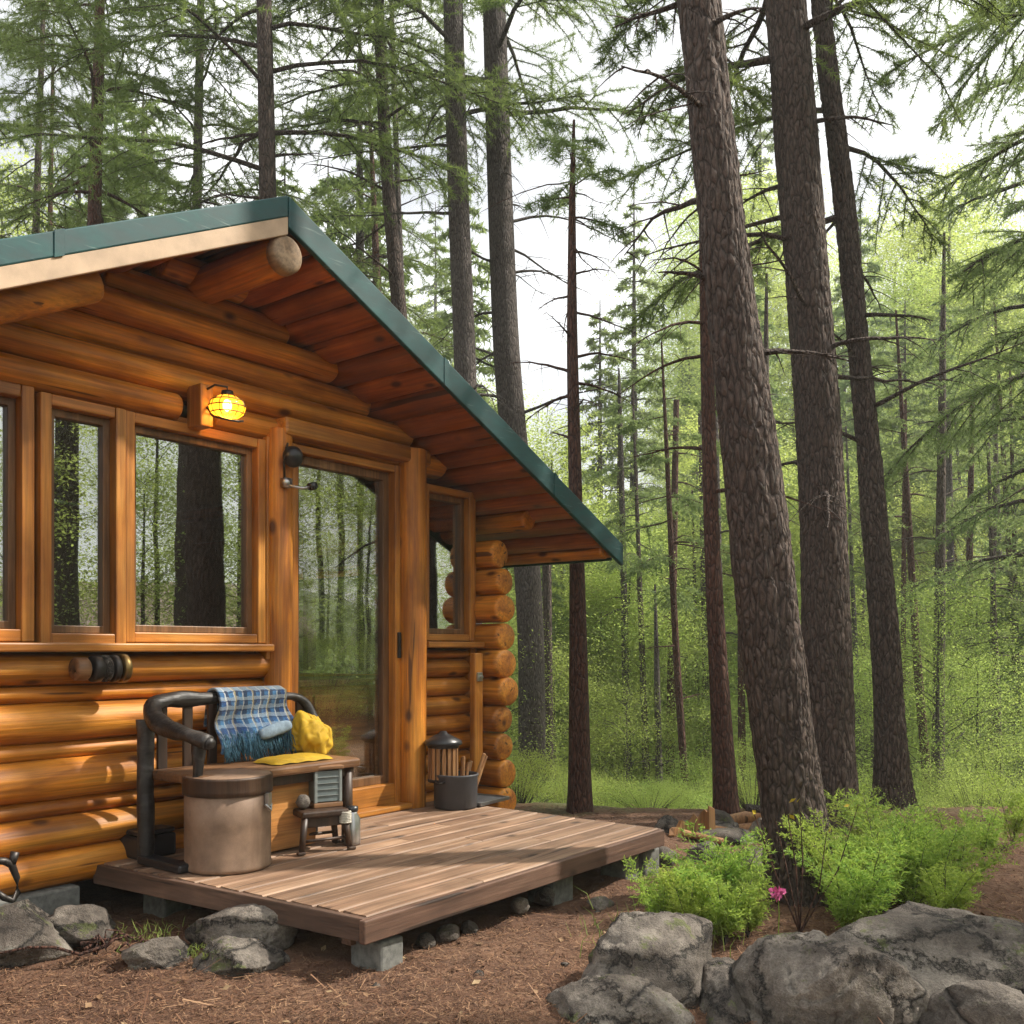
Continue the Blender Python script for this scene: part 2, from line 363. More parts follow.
# ------------------------------------------------------------------ the ground
def sst(a, b, x): t = np.clip((x - a) / (b - a), 0, 1); return t * t * (3 - 2 * t)
def ground_z(x, y):
    x = np.atleast_1d(np.asarray(x, float)); y = np.atleast_1d(np.asarray(y, float))
    z = .08 + .025 * fbm(np.stack([x * 1.1, y * 1.1, x * 0 + 2], 1), 4)
    edge = 7.0 + .35 * np.maximum(0, -x - .5) + .3 * vnoise(np.stack([x * .7, y * .2, x * 0 + 5], 1))
    d = np.maximum(0, y - edge)
    drop = np.where(d < 14, d * .27, 3.78) * sst(0, 1.5, d)
    rise = np.maximum(0, y - edge - 17) * .20
    side = np.maximum(0, np.hypot(x, y * .5) - 30) * .12
    z = z - drop + np.minimum(rise, 8) + np.minimum(side, 9) + .35 * sst(.5, 5, d) * fbm(np.stack([x * .25, y * .25, x * 0 + 9], 1), 3)
    return z
def gz(x, y): return float(ground_z(x, y)[0])
def build_ground():
    def lines(lo, a, b, hi, fine, k=1.12):
        m = list(np.arange(a, b, fine)); s = fine; r = [b]
        while r[-1] < hi: s *= k; r.append(r[-1] + s)
        s = fine; l = [a]
        while l[-1] > lo: s *= k; l.append(l[-1] - s)
        return np.array(l[:0:-1] + m + r)
    xs = lines(-140, -3.2, 4.2, 140, .025); ys = lines(-60, 2.9, 7.6, 190, .025)
    X, Y = np.meshgrid(xs, ys); x, y = X.ravel(), Y.ravel(); z = ground_z(x, y)
    near = (y > 2.5) & (y < 8.5) & (np.abs(x) < 5)
    z[near] += .010 * fbm(np.stack([x[near] * 9, y[near] * 9, x[near] * 0], 1), 3) + .004 * vnoise(np.stack([x[near] * 33, y[near] * 33, x[near] * 0], 1))
    nx, ny = len(xs), len(ys); i = (np.arange(ny - 1)[:, None] * nx + np.arange(nx - 1)[None]).ravel()
    mb = MB(); mb.add(np.stack([x, y, z], 1), np.stack([i, i + 1, i + nx + 1, i + nx], 1))
    tag(mb.build('ground', M['ground'], None, True), 'reddish brown forest floor of bare earth and pine litter', 'ground', kind='structure')
build_ground()

# ------------------------------------------------------------------ log cabin
cabin = thing('log_cabin', 'honey coloured log cabin with teal edged gable roof behind the wooden deck', 'cabin', loc(0, 0, 0), TH)
APX, APZ, SLR, SLL, OV = -1.46, 3.434, .456, .498, .65
XR, XL, YB = 1.56, -4.4, 4.2
def roof_z(u): return APZ - (u - APX) * SLR if u > APX else APZ - (APX - u) * SLL
rng = random.Random(3)
def row(mb, x0, x1, z0, z1, thin=False, seed=0, y=.0):
    h = (z1 - z0) / 2
    mb.log((x0, y + (.075 if thin else .05), (z0 + z1) / 2), (x1, y + (.075 if thin else .05), (z0 + z1) / 2), .075 if thin else .10, h * 1.05, 30, 26, .05, .2, seed)
mb = MB(); ZR = [(.24, .40, 0), (.40, .548, 0), (.548, .633, 1), (.633, .805, 0), (.805, .89, 1), (.89, 1.061, 0), (1.061, 1.147, 1), (1.147, 1.285, 0)]
for k, (a, b, t) in enumerate(ZR): row(mb, -3.6, -1.07, a, b, t, k)
mb.build('front_wall', M['log_x'], cabin, True)
mb = MB(); z = .24; k = 20
while z < 1.25:
    h = .125; row(mb, .08, .70, z, min(z + h, 1.30), False, k, .03); z += h; k += 1
mb.build('front_wall', M['log_x'], cabin, True)
mb = MB(); z = 2.435; k = 40                # gable logs, stepping in under the roof
while z < 3.2:
    h = .142; zc = z + h
    r = min(.74, APX + (APZ - .16 - zc) / SLR + .27); l = max(-3.6, APX - (APZ - .16 - zc) / SLL - .27)
    if k == 40: row(mb, l, -1.63, z, zc, False, k, -.03); row(mb, -1.42, r, z, zc, False, k + 50, -.01)
    else: row(mb, l, r, z, zc, k % 2 == 0, k, -.01 if k % 2 else .0)
    z += h; k += 1
mb.build('gable_wall', M['log_x'], cabin, True)
for k in range(10):                         # corner: protruding ends of the side wall's logs
    zc = .27 + .187 * k
    mb = MB(); rr = .105 if k < 8 else .085
    mb.log((.755, .35, zc), (.755 + rng.uniform(-.012, .012), -.24 + rng.uniform(-.045, .03) + (.06 if k > 7 else 0), zc), rr * rng.uniform(.93, 1.07), .094, 30, 8, .07, .38, k + 3)
    mb.build('log_end', M['log_y'], cabin, True)
mb = MB()
for k in range(11):
    zc = .27 + .187 * k
    for y0, y1 in (((.36, YB - .4),) if zc < 1.1 or zc > 2.2 else ((.36, .55), (2.45, YB - .4))): mb.log((.755, y0, zc), (.755, y1, zc), .10, .094, 16, 10, .04, .3, k)
mb.build('side_wall', M['log_y'], cabin, True)
mb = MB(); mb.box((.75, .58, 1.67), (.12, .05, 1.06)); mb.box((.75, 2.42, 1.67), (.12, .05, 1.06)); mb.box((.75, 1.15, 1.67), (.09, .06, 1.06)); mb.box((.75, 1.8, 1.67), (.09, .06, 1.06)); mb.box((.75, 1.5, 2.0), (.085, 1.8, .07)); mb.build('side_window', M['dwood'], cabin, bevel=.006)
mb = MB()                                   # rear and left walls, floor and ceiling of the room
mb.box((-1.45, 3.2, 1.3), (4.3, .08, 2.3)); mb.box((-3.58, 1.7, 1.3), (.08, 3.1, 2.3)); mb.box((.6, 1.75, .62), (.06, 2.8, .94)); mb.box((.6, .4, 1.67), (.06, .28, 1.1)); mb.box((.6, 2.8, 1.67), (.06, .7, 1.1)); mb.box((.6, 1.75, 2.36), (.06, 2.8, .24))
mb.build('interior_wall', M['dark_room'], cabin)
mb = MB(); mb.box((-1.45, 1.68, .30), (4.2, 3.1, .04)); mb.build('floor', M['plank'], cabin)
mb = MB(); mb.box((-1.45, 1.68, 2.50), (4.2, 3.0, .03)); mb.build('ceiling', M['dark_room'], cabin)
mb = MB()
for x in np.arange(-3.5, -1.9, .55): mb.box((x, .06, .13), (.5, .25, .22))
mb.build('foundation', M['concrete'], cabin, bevel=.01)

# roof: sheets, soffit boards, trims, ridge beam
roof = MB()
def slab(u0, u1, t0, t1, y0, y1):           # slope-following slab between offsets t0..t1 below the roof line
    return [(u0, roof_z(u0) - t0), (u1, roof_z(u1) - t0), (u1, roof_z(u1) - t1), (u0, roof_z(u0) - t1)]
roof.prism(slab(APX, XR - .01, .004, .03, 0, 0), YB + OV - .02, -OV + .01); roof.prism(slab(XL, APX, .004, .03, 0, 0), YB + OV - .02, -OV + .01)
rf = roof.build('roof', M['teal'], cabin)
def rake(u0, u1, t0, t1, y0, th_): mb = MB(); mb.prism(slab(u0, u1, t0, t1, 0, 0), th_, y0); return mb
rake(APX + .002, XR, 0, .150, -OV - .012, .03).build('rake_trim', M['teal'], rf, bevel=.006)
rake(XL, APX - .002, 0, .100, -OV - .012, .03).build('rake_trim', M['teal'], rf, bevel=.006)
for u_, d_ in ((-2.55, .10), (-.35, .15), (.72, .15)):        # lap seams of the metal trim
    mb = MB(); mb.prism([(u_ - .02, roof_z(u_ - .02) + .002), (u_ + .02, roof_z(u_ + .02) + .002), (u_ + .02, roof_z(u_ + .02) - d_ - .002), (u_ - .02, roof_z(u_ - .02) - d_ - .002)], .006, -OV - .0165); mb.build('trim_seam', M['teal'], rf, bevel=.0015)
mb = MB(); mb.box((XR - .012, (YB - OV) / 2 + .03, roof_z(XR) - .055), (.025, YB + OV - .1, .11)); mb.build('eave_trim', M['teal'], rf, bevel=.005)
mb = MB(); mb.prism(slab(XL, APX + .001, .098, .183, 0, 0), .028, -OV - .008); mb.build('barge_board', M['beige'], rf, bevel=.004)
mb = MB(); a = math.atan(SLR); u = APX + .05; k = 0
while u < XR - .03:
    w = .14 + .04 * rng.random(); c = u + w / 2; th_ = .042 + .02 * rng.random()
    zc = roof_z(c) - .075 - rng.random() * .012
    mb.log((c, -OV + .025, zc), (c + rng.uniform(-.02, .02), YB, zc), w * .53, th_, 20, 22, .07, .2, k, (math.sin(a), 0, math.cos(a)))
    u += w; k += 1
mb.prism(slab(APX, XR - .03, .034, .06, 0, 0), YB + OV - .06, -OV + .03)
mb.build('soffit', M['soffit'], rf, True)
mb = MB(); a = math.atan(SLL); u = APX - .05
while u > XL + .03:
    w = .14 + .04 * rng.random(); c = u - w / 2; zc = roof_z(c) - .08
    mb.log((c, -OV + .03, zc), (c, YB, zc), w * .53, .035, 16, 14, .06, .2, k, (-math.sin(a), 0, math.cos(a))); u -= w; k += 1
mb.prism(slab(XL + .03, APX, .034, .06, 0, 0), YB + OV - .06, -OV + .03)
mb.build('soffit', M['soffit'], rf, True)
mb = MB(); mb.log((1.42, -OV + .05, roof_z(1.42) - .115), (1.42, YB, roof_z(1.42) - .115), .075, .055, 20, 14, .05, .4, 5); mb.build('eave_log', M['log_y'], rf, True)
mb = MB(); mb.log((APX + .01, -OV + .02, 3.165), (APX, YB, 3.165), .088, .088, 28, 14, .05, .5, 8); rb = mb.build('ridge_beam', M['log_y'], cabin, True)
mb = MB(); mb.tube([(APX + .01, -OV - .004 + d_, 3.165) for d_ in (0, .002, .007, .016, .03, .06)], [.062, .074, .082, .0875, .0895, .0905], 32); mb.build('end_cap', M['endgrain'], rb, True, label='pale painted end of the ridge log')
for (u, dz, y0) in ((.92, .15, -.30),):
    mb = MB(); mb.log((u, y0, roof_z(u) - dz), (u, YB, roof_z(u) - dz), .075, .07, 24, 10, .05, .5, u); mb.build('purlin', M['log_y'], cabin, True)
mb = MB(); mb.log((-4.2, -.45, roof_z(-4.2) - .2), (-2.3, -.45, roof_z(-2.3) - .2), .075, .075, 24, 12, .06, .4, 3); mb.build('rafter', M['log_x'], cabin, True)
# posts, header, sills
for (u, y, r, z1) in ((-1.02, -.03, .074, 2.50), (.0, -.06, .090, 2.56)):
    mb = MB(); mb.log((u, y, DECK - .01), (u, y, z1), r, r, 30, 20, .05, .1, 4 + u, (1, 0, 0)); mb.build('post', M['log_z'], cabin, True)
mb = MB(); mb.box((-.46, -.055, 2.515), (1.16, .13, .10)); mb.build('header_beam', M['trim_x'], cabin, bevel=.02)
def ring(x0, x1, z0, z1, w, y, d):          # a rectangular frame as one connected piece
    mb = MB(); o = [(x0, z0), (x1, z0), (x1, z1), (x0, z1)]; i_ = [(x0 + w, z0 + w), (x1 - w, z0 + w), (x1 - w, z1 - w), (x0 + w, z1 - w)]
    v = [(x, yy, z) for yy in (y - d / 2, y + d / 2) for x, z in o + i_]; q = []
    for k in range(4):
        n = (k + 1) % 4; q += [[k, n, 4 + n, 4 + k], [8 + n, 8 + k, 12 + k, 12 + n], [n, k, 8 + k, 8 + n], [4 + k, 4 + n, 12 + n, 12 + k]]
    return mb.add(v, q)
def window(x0, x1, z0, z1, fw, y=0., depth=.09, nm='window', bottom=None, rail_=.035, gm='glass'):
    zc = (z0 + z1) / 2; xc = (x0 + x1) / 2; bw = bottom or fw; i = rail_
    f = ring(x0 + fw + .001, x1 - fw - .001, z0 + bw + .001, z1 - fw - .001, i, y + .03, .048).build(nm, M['sash'], cabin, bevel=.004)
    for x in (x0 + fw / 2, x1 - fw / 2): m = MB(); m.box((x, y, zc), (fw, depth, z1 - z0)); m.build('stile', M['trim_z'], f, bevel=.006)
    for zz, w in ((z0 + bw / 2, bw), (z1 - fw / 2, fw)): m = MB(); m.box((xc, y + .002, zz), (x1 - x0 - 2 * fw, depth - .006, w)); m.build('rail', M['trim_x'], f, bevel=.006)
    p = MB(); p.box((xc, y + .035, (z0 + bw + z1 - fw) / 2), (x1 - x0 - 2 * fw - 2 * i + .01, .006, z1 - z0 - fw - bw - 2 * i + .01)); p.build('pane', M[gm], f)
    return f
M['sash'] = wood('inner sash', 2, (.30, .16, .07), (.2, .095, .035), (.10, .045, .018), .45, knots=False, vary=.15)
window(-3.1, -2.345, 1.335, 2.445, .055)
window(-2.325, -1.925, 1.325, 2.43, .05, -.012)
w3 = window(-1.922, -1.112, 1.335, 2.43, .05)
window(.125, .615, 1.36, 2.37, .045, -.01)
mb = MB(); mb.box((-2.1, -.035, 1.312), (2.0, .14, .04)); mb.build('window_sill', M['trim_x'], cabin, bevel=.008)
mb = MB(); mb.box((.37, -.05, 1.335), (.56, .15, .04)); mb.build('window_sill', M['trim_x'], cabin, bevel=.008)
mb = MB(); mb.box((.64, .02, 1.68), (.05, .1, 1.4)); mb.build('corner_board', M['trim_z'], cabin, bevel=.006)
mb = MB(); mb.box((-1.085, .0, 1.85), (.05, .1, 1.2)); mb.build('corner_board', M['trim_z'], cabin, bevel=.006)
mb = MB(); mb.box((.56, -.12, .88), (.085, .05, .80)); pp = mb.build('side_post', M['trim_z'], cabin, bevel=.008)
mb = MB(); mb.box((.555, -.152, 1.12), (.05, .016, .06)); mb.box((.555, -.165, 1.12), (.02, .03, .02)); mb.build('latch', M['steel'], pp, bevel=.004)
# glazed door
x0, x1, z0, z1 = -.94, -.09, .345, 2.445
door = window(x0, x1, z0, z1, .045, .0, .1, 'door', .13, .05, 'glass_door')
m = MB(); m.box((x1 - .022, -.06, 1.33), (.02, .02, .16)); m.box((x1 - .022, -.052, 1.26), (.016, .02, .016)); m.box((x1 - .022, -.052, 1.4), (.016, .02, .016)); m.build('handle', M['iron'], door, bevel=.004)
m = MB(); m.box((-.5, -.075, .337), (.86, .12, .034)); m.build('threshold', M['trim_x'], door, bevel=.006)
m = MB(); m.box((-.5, -.02, .352), (.8, .03, .012)); m.build('track', M['iron'], door)

# kitchen counter inside
kc = thing('kitchen_counter', 'orange wooden counter with dark top seen through the glass door', 'counter', loc(-.35, .46, DECK), TH)
m = MB(); m.box((0, 0, .38), (1.5, .5, .76)); m.build('cabinet', M['counter'], kc, bevel=.006)
m = MB(); m.box((0, -.02, .782), (1.56, .58, .04)); m.build('counter_top', M['plank'], kc, bevel=.006)
m = MB()
for x in (-.5, 0, .5): m.box((x, -.262, .40), (.44, .02, .62))
m.build('cabinet_door', M['counter'], kc, bevel=.006)
st = thing('bar_stool', 'small wooden stool with black seat beside the counter inside', 'stool', loc(-.86, .16, DECK), TH)
m = MB(); m.lathe([(0, .62), (.15, .62), (.16, .635), (.15, .66), (0, .665)], sides=24); m.build('seat', M['black'], st, True)
for a in range(4):
    c, s_ = math.cos(a * 1.57 + .78), math.sin(a * 1.57 + .78); m = MB(); m.tube([(c * .16, s_ * .16, .01), (c * .10, s_ * .10, .62)], [.018, .02], 10); m.build('leg', M['counter'], st, True)

# ------------------------------------------------------------------ deck
deck = thing('wooden_deck', 'low weathered plank deck on concrete blocks in front of the cabin door', 'deck', loc(0, 0, 0), TH)
U0, U1, Y0, Y1 = -1.90, .28, -1.66, -.02
mb = MB(); n = 12; w = (Y1 - Y0) / n
for k in range(n):
    yc = Y0 + w * (k + .5); spl = -1.93 + (.7 + 1.1 * ((k * 7) % 5) / 5)
    UL = -1.90 - (yc - Y0) * .085
    for (a, b) in ((UL, spl - .002), (spl + .002, U1)):
        xs = np.linspace(a, b, 14); cup = .0035
        P = np.stack([xs, xs * 0 + yc, DECK - .014 + .003 * vnoise(np.stack([xs * 2.3, xs * 0 + k * 3.7, xs * 0], 1))], 1)
        prof = np.array([(-.5, -.5), (.5, -.5), (.5, .3), (.46, .5), (0, .42), (-.46, .5), (-.5, .3)]) * np.array([w - .009, .028])
        v = (P[:, None] + np.stack([prof[:, 0] * 0, prof[:, 0], prof[:, 1]], 1)[None]).reshape(-1, 3); m_ = len(prof)
        q = [[i * m_ + j, (i + 1) * m_ + j, (i + 1) * m_ + (j + 1) % m_, i * m_ + (j + 1) % m_] for i in range(len(xs) - 1) for j in range(m_)]
        mb.add(v, q); mb.ng.append([mb.n - len(v) + j for j in range(m_)]); mb.ng.append([mb.n - m_ + j for j in range(m_)][::-1])
mb.build('deck_boards', M['deck'], deck)
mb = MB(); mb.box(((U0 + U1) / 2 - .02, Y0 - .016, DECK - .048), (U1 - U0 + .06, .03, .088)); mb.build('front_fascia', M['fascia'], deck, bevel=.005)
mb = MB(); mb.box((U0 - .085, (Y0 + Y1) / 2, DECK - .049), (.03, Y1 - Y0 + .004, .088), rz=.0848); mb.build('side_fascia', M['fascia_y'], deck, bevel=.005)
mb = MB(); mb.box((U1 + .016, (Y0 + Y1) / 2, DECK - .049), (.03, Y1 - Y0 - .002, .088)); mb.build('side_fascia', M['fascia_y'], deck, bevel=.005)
mb = MB()
for y in np.linspace(Y0 + .15, Y1 - .1, 4): mb.box(((U0 + U1) / 2, y, DECK - .09), (U1 - U0 - .05, .05, .10))
mb.build('joists', M['fascia'], deck)
for (u, y, sx) in ((-1.78, -1.58, .13), (-.55, -1.52, .17), (.1, -1.52, .16), (.27, -1.55, .15), (-1.75, -.7, .14), (-1.8, -.2, .16)):
    mb = MB(); mb.box((u, y, .095), (sx, .16, .22), rz=rng.uniform(-.15, .15)); mb.build('pier', M['concrete'], deck, bevel=.012)

# ------------------------------------------------------------------ rocks
def ico(sub):
    import bmesh
    bm = bmesh.new(); bmesh.ops.create_icosphere(bm, subdivisions=sub, radius=1)
    v = np.array([x.co[:] for x in bm.verts]); f = np.array([[x.index for x in fc.verts] for fc in bm.faces]); bm.free(); return v, f
_ICO = {k: ico(k) for k in (2, 3, 4, 5, 6)}
def rock(name, label, at, dim, seed, rz=0, sub=5, planes=9, cut=.72, rough=1., mat='rock', tilt=0, cat='rock', group=None, parent=None):
    v, f = _ICO[sub]; v = v.copy(); r = np.random.RandomState(seed)
    v *= (1 + .14 * fbm(v * 1.2 + seed * 5.1, 2))[:, None]
    for k in range(planes + 5):
        n = r.normal(size=3); n[2] = n[2] * .8 + .1; n /= np.linalg.norm(n); o = cut * .86 + r.rand() * .34
        d = v @ n - o; v -= np.where(d > 0, d * .95, 0)[:, None] * n
    d1, d2 = worley(v * np.array([.9, .9, 1.5]) + seed * 3.3 + .25 * np.stack([fbm(v * 2, 3), fbm(v * 2 + 9, 3), fbm(v * 2 + 18, 3)], 1))
    n = v / np.linalg.norm(v, axis=1)[:, None]
    st = fbm(v * np.array([1.2, 1.2, 6.]) + seed * 2.2, 3)
    v += n * ((.022 * fbm(v * 3.1 + seed, 5) + .010 * fbm(v * 11 + seed, 4) + .038 * np.round(st * 3) / 3) * rough - .05 * rough * np.exp(-((d2 - d1) / .022) ** 2) * (fbm(v * 1.5 + seed * 8, 2) > .05))[:, None]
    v *= np.array(dim) / 2 * 1.02
    if tilt: v = v @ np.array(Matrix.Rotation(tilt, 3, 'Y')).T
    mb = MB(); mb.add(v, t=f); o = mb.build(name, M[mat], parent, True); o.location = at; o.rotation_euler = (0, 0, rz)
    if not parent: tag(o, label, cat, group)
    return o
def at_px(px, py, d, dz=0): p = pix(px, py, d); return (p.x, p.y, p.z + dz)
rock('boulder', 'huge long grey boulder with domed back at the lower right corner', at_px(940, 1048, 3.5), (1.85, .95, 1.06), 11, -.05, 6, 9, .78, 1.1)
rock('boulder', 'sharp ridged dark boulder leaning against the huge domed one', at_px(812, 1050, 3.22), (.66, .55, .80), 23, -.5, 6, 8, .64, 1.3, tilt=.3)
rock('boulder', 'low rounded boulder at the lower right edge in front of the domed one', at_px(985, 1065, 3.08), (.62, .42, .52), 31, .3, 6, 8, .75, 1.1)
rock('boulder', 'broad slab topped boulder just in front of the green ferns', at_px(650, 1015, 3.5), (.80, .62, .70), 47, .9, 6, 6, .70, 1.2, tilt=.12)
rock('boulder', 'squat front boulder at the bottom edge below the slab topped one', at_px(618, 1046, 3.2), (.52, .46, .48), 52, -.2, 6, 6, .7, 1.1)
rock('boulder', 'pale wedge shaped boulder between the slab topped one and the sharp ridged one', at_px(728, 1035, 3.35), (.50, .46, .58), 66, .7, 6, 8, .64, 1.1, tilt=-.25)
rock('stone', 'small flat oval stone perched on the slab topped boulder', at_px(601, 958, 3.42), (.11, .09, .10), 71, 1.1, 4, 5, .8, .7, cat='stone')
rock('stone', 'small dark stones wedged on top behind the slab topped boulder', at_px(690, 940, 3.72), (.18, .14, .12), 73, .2, 4, 6, .7, .9, cat='stone')
rock('rock', 'long grey rock right beside the dark left edge of the deck', at_px(243, 930, 3.82), (.46, .30, .27), 85, -.25, 5, 9, .66, 1.1, tilt=-.08)
rock('rock', 'dark jagged low rock at the foot of the long grey rock, toward the left', at_px(158, 957, 3.72), (.28, .26, .2), 91, .6, 5, 10, .6, 1.3)
rock('rock', 'mossy flat rock in front of the long grey rock', at_px(240, 965, 3.62), (.36, .28, .19), 97, -.2, 5, 8, .7, 1.1)
rock('rock', 'big rough rock against the cabin base at the left picture edge', at_px(15, 935, 3.85), (.46, .40, .30), 103, .2, 5, 10, .66, 1.2)
rock('rock', 'brownish rock right of the one at the left picture edge', at_px(80, 930, 3.98), (.28, .30, .2), 107, -.4, 5, 9, .68, 1.2)
rock('stone', 'flat pale stone lying alone on the bare earth in front of the deck', at_px(496, 973, 3.62), (.12, .09, .05), 111, .1, 4, 6, .8, .8, cat='stone')
rock('stone', 'small dark pointed stone on the path between deck and ferns', at_px(600, 905, 4.55), (.15, .10, .08), 113, .5, 4, 7, .6, 1, cat='stone')
rock('rock', 'mossy square rock under the leaning pine behind the ferns', at_px(752, 868, 5.3), (.34, .3, .3), 121, .5, 5, 10, .62, 1.1)
rock('rock', 'flat grey rock beside the splintered stump beyond the deck', at_px(722, 843, 6.1), (.5, .4, .24), 127, -.3, 5, 8, .7, 1.1)
rock('rock', 'low grey rock behind the splintered stump under the fallen log', at_px(700, 832, 6.5), (.6, .4, .2), 131, .3, 5, 8, .7, 1.1)
rock('rock', 'pale rounded rock at the path edge by the deck corner', at_px(640, 848, 5.6), (.2, .2, .16), 137, .3, 4, 8, .7, 1.)
for k, (px, py, D_, w_) in enumerate(((425, 942, 3.85, .09), (447, 934, 3.98, .12), (470, 930, 4.1, .10), (520, 905, 4.35, .09), (545, 897, 4.5, .12), (645, 862, 5.3, .12), (665, 858, 5.5, .16))):
    rock('stone', ('small shaded stone tucked under the front edge of the deck' if k < 5 else 'small stone at the far right corner of the deck'), at_px(px, py, D_), (w_, w_ * .8, w_ * .8), 150 + k, k, 3, 6, .7, .8, cat='stone', group='stones under the deck edge' if k < 5 else 'stones at the deck corner')
for k, (px, py, D_, w_, lb) in enumerate(((668, 838, 6.3, .30, 'brown mossy rock nearest the far deck corner in the rubble'), (765, 838, 6.2, .34, 'grey rock leaning on the foot of the leaning pine'), (716, 826, 6.6, .24, 'broad flat rock at the back of the rubble below the fallen log'), (705, 858, 5.6, .22, 'small angular rock in front of the splintered stump'), (783, 822, 6.9, .3, 'dark rock half hidden behind the leaning pine'))):
    rock('rock', lb, at_px(px, py, D_, .02), (w_, w_ * .8, w_ * .75), 170 + k, k * 1.3, 4, 8, .66, 1.1)
bd = MB(); q = np.random.RandomState(61)
for k in range(3):
    p = pix((705, 730, 762)[k], (846, 838, 812)[k], (6.0, 6.25, 6.6)[k]); a = q.rand() * 3; L_ = .22 + .2 * q.rand(); bd = MB(); bd.log((-L_ / 2, 0, 0), (L_ / 2, .04, .03), .03, .022, 10, 8, .3, .3, k + 60)
    o = bd.build('broken_branch', M['kindling' if k < 2 else 'bark_grey'], None, True); o.location = (p.x, p.y, max(p.z, gz(p.x, p.y) + .02)); o.rotation_euler = (0, 0, a); tag(o, ('short broken branch lying before the splintered stump', 'short broken branch lying between the stump and the leaning pine', 'grey broken branch lying on the fallen log')[k], 'branch')
r_ = random.Random(12)
for k in range(26):                          # stray pebbles, indistinguishable
    x, y = r_.uniform(-1.6, 1.3), r_.uniform(3.35, 5.2)
    q = Matrix.Rotation(-TH, 2) @ Vector((x - OX, y - OY))
    if q.x > -2.1 and q.x < .5 and q.y > -1.75: continue
    s_ = r_.uniform(.012, .035)
    rock('pebble', 'tiny pebble on the bare earth around the deck', (x, y, gz(x, y) + s_ * .1), (s_ * 1.5, s_ * 1.2, s_ * .8), 200 + k, r_.random() * 6, 2, 5, .7, .6, cat='pebble', group='pebbles strewn on the bare earth')

# ------------------------------------------------------------------ vegetation generators
def unit(a): return a / (np.linalg.norm(a, axis=1)[:, None] + 1e-9)
def needles(mb, A, B, dens, ln, wd, r, spread=.8, mx=200000):
    A, B = np.asarray(A), np.asarray(B); L = np.linalg.norm(B - A, axis=1); n = min(int(L.sum() * dens), mx)
    if n < 1: return
    i = r.choice(len(A), n, p=L / L.sum()); t = r.rand(n)[:, None]; p = A[i] * (1 - t) + B[i] * t
    ax = unit(B[i] - A[i]); d = unit(ax * .75 + r.normal(size=(n, 3)) * spread); s = unit(np.cross(d, r.normal(size=(n, 3))))
    l = ln * (.6 + .8 * r.rand(n))[:, None]; w = wd * .5 * (.7 + .6 * r.rand(n))[:, None]
    v = np.stack([p - s * w, p + s * w, p + d * l], 1).reshape(-1, 3); mb.add(v, t=np.arange(n * 3).reshape(-1, 3))
def leaves(mb, C, N, size, r, up=.5, asp=.55):
    """diamond leaves at points C, facing roughly up"""
    n = len(C); nm = unit(r.normal(size=(n, 3)) + np.array([0, 0, 1.]) * up * 2); d = unit(np.cross(nm, r.normal(size=(n, 3)))); s = np.cross(nm, d)
    l = size * (.6 + .8 * r.rand(n))[:, None]; w = l * asp * .5
    v = np.stack([C, C + d * l * .5 + s * w, C + d * l - nm * l * .12, C + d * l * .5 - s * w], 1).reshape(-1, 3)
    mb.add(v, np.arange(n * 4).reshape(-1, 4))
def bough(wood_, segA, segB, p0, az, rise, L, droop, r, r0, dead=False, twigs=16, sides=4):
    n = 9; t = np.linspace(0, 1, n); ca, sa = math.cos(az), math.sin(az)
    k = np.cumsum(r.normal(size=n) * .10) * L * .12; k -= k[0]
    P = np.stack([p0[0] + ca * t * L - sa * k, p0[1] + sa * t * L + ca * k, p0[2] + rise * t * L - droop * t ** 2 * L + np.cumsum(r.normal(size=n) * .02) * L * .4], 1); P[0] = p0
    wood_.tube(P, r0 * (1 - t * .85) , sides, False)
    T = np.gradient(P, axis=0); T = T / np.linalg.norm(T, axis=1)[:, None]
    for q in range(twigs):
        u = .18 + .8 * (q + r.rand()) / twigs; i = min(int(u * (n - 1)), n - 2); f = u * (n - 1) - i; b = P[i] * (1 - f) + P[i + 1] * f; ax = T[i]
        sd = 1 if q % 2 else -1; an = sd * (.6 + .6 * r.rand()); l = L * (.42 * (1 - u) + .13) * (.7 + .5 * r.rand())
        d = np.array([ax[0] * math.cos(an) - ax[1] * math.sin(an), ax[0] * math.sin(an) + ax[1] * math.cos(an), ax[2] * .6 + r.normal() * .18 - .08])
        m = 4; tt = np.linspace(0, 1, m)[:, None]; Q = b + d * l * tt + np.array([0, 0, -1]) * (tt ** 2) * l * (.15 + .3 * r.rand()) + r.normal(size=(m, 3)) * l * .03 * tt
        wood_.tube(Q, np.linspace(r0 * .28, r0 * .06, m), 3, False)
        if not dead:
            segA.append(Q[:-1]); segB.append(Q[1:])
            for e in range(3):                # third order
                j = 1 + e % 2; b2 = Q[j]; an2 = (1 if e % 2 else -1) * (.6 + .5 * r.rand())
                d2 = np.array([d[0] * math.cos(an2) - d[1] * math.sin(an2), d[0] * math.sin(an2) + d[1] * math.cos(an2), d[2] - .15 + r.normal() * .2]); l2 = l * .45
                segA.append(b2[None]); segB.append((b2 + d2 * l2)[None])
    if not dead: segA.append(P[4:-1]); segB.append(P[5:])
def spread_px(path, D):                     # (px, py, width px) rows -> world points and radii
    P = np.array([pix(a, b, D)[:] for a, b, c in path]); return P, np.array([c * .5 * D / F for a, b, c in path])
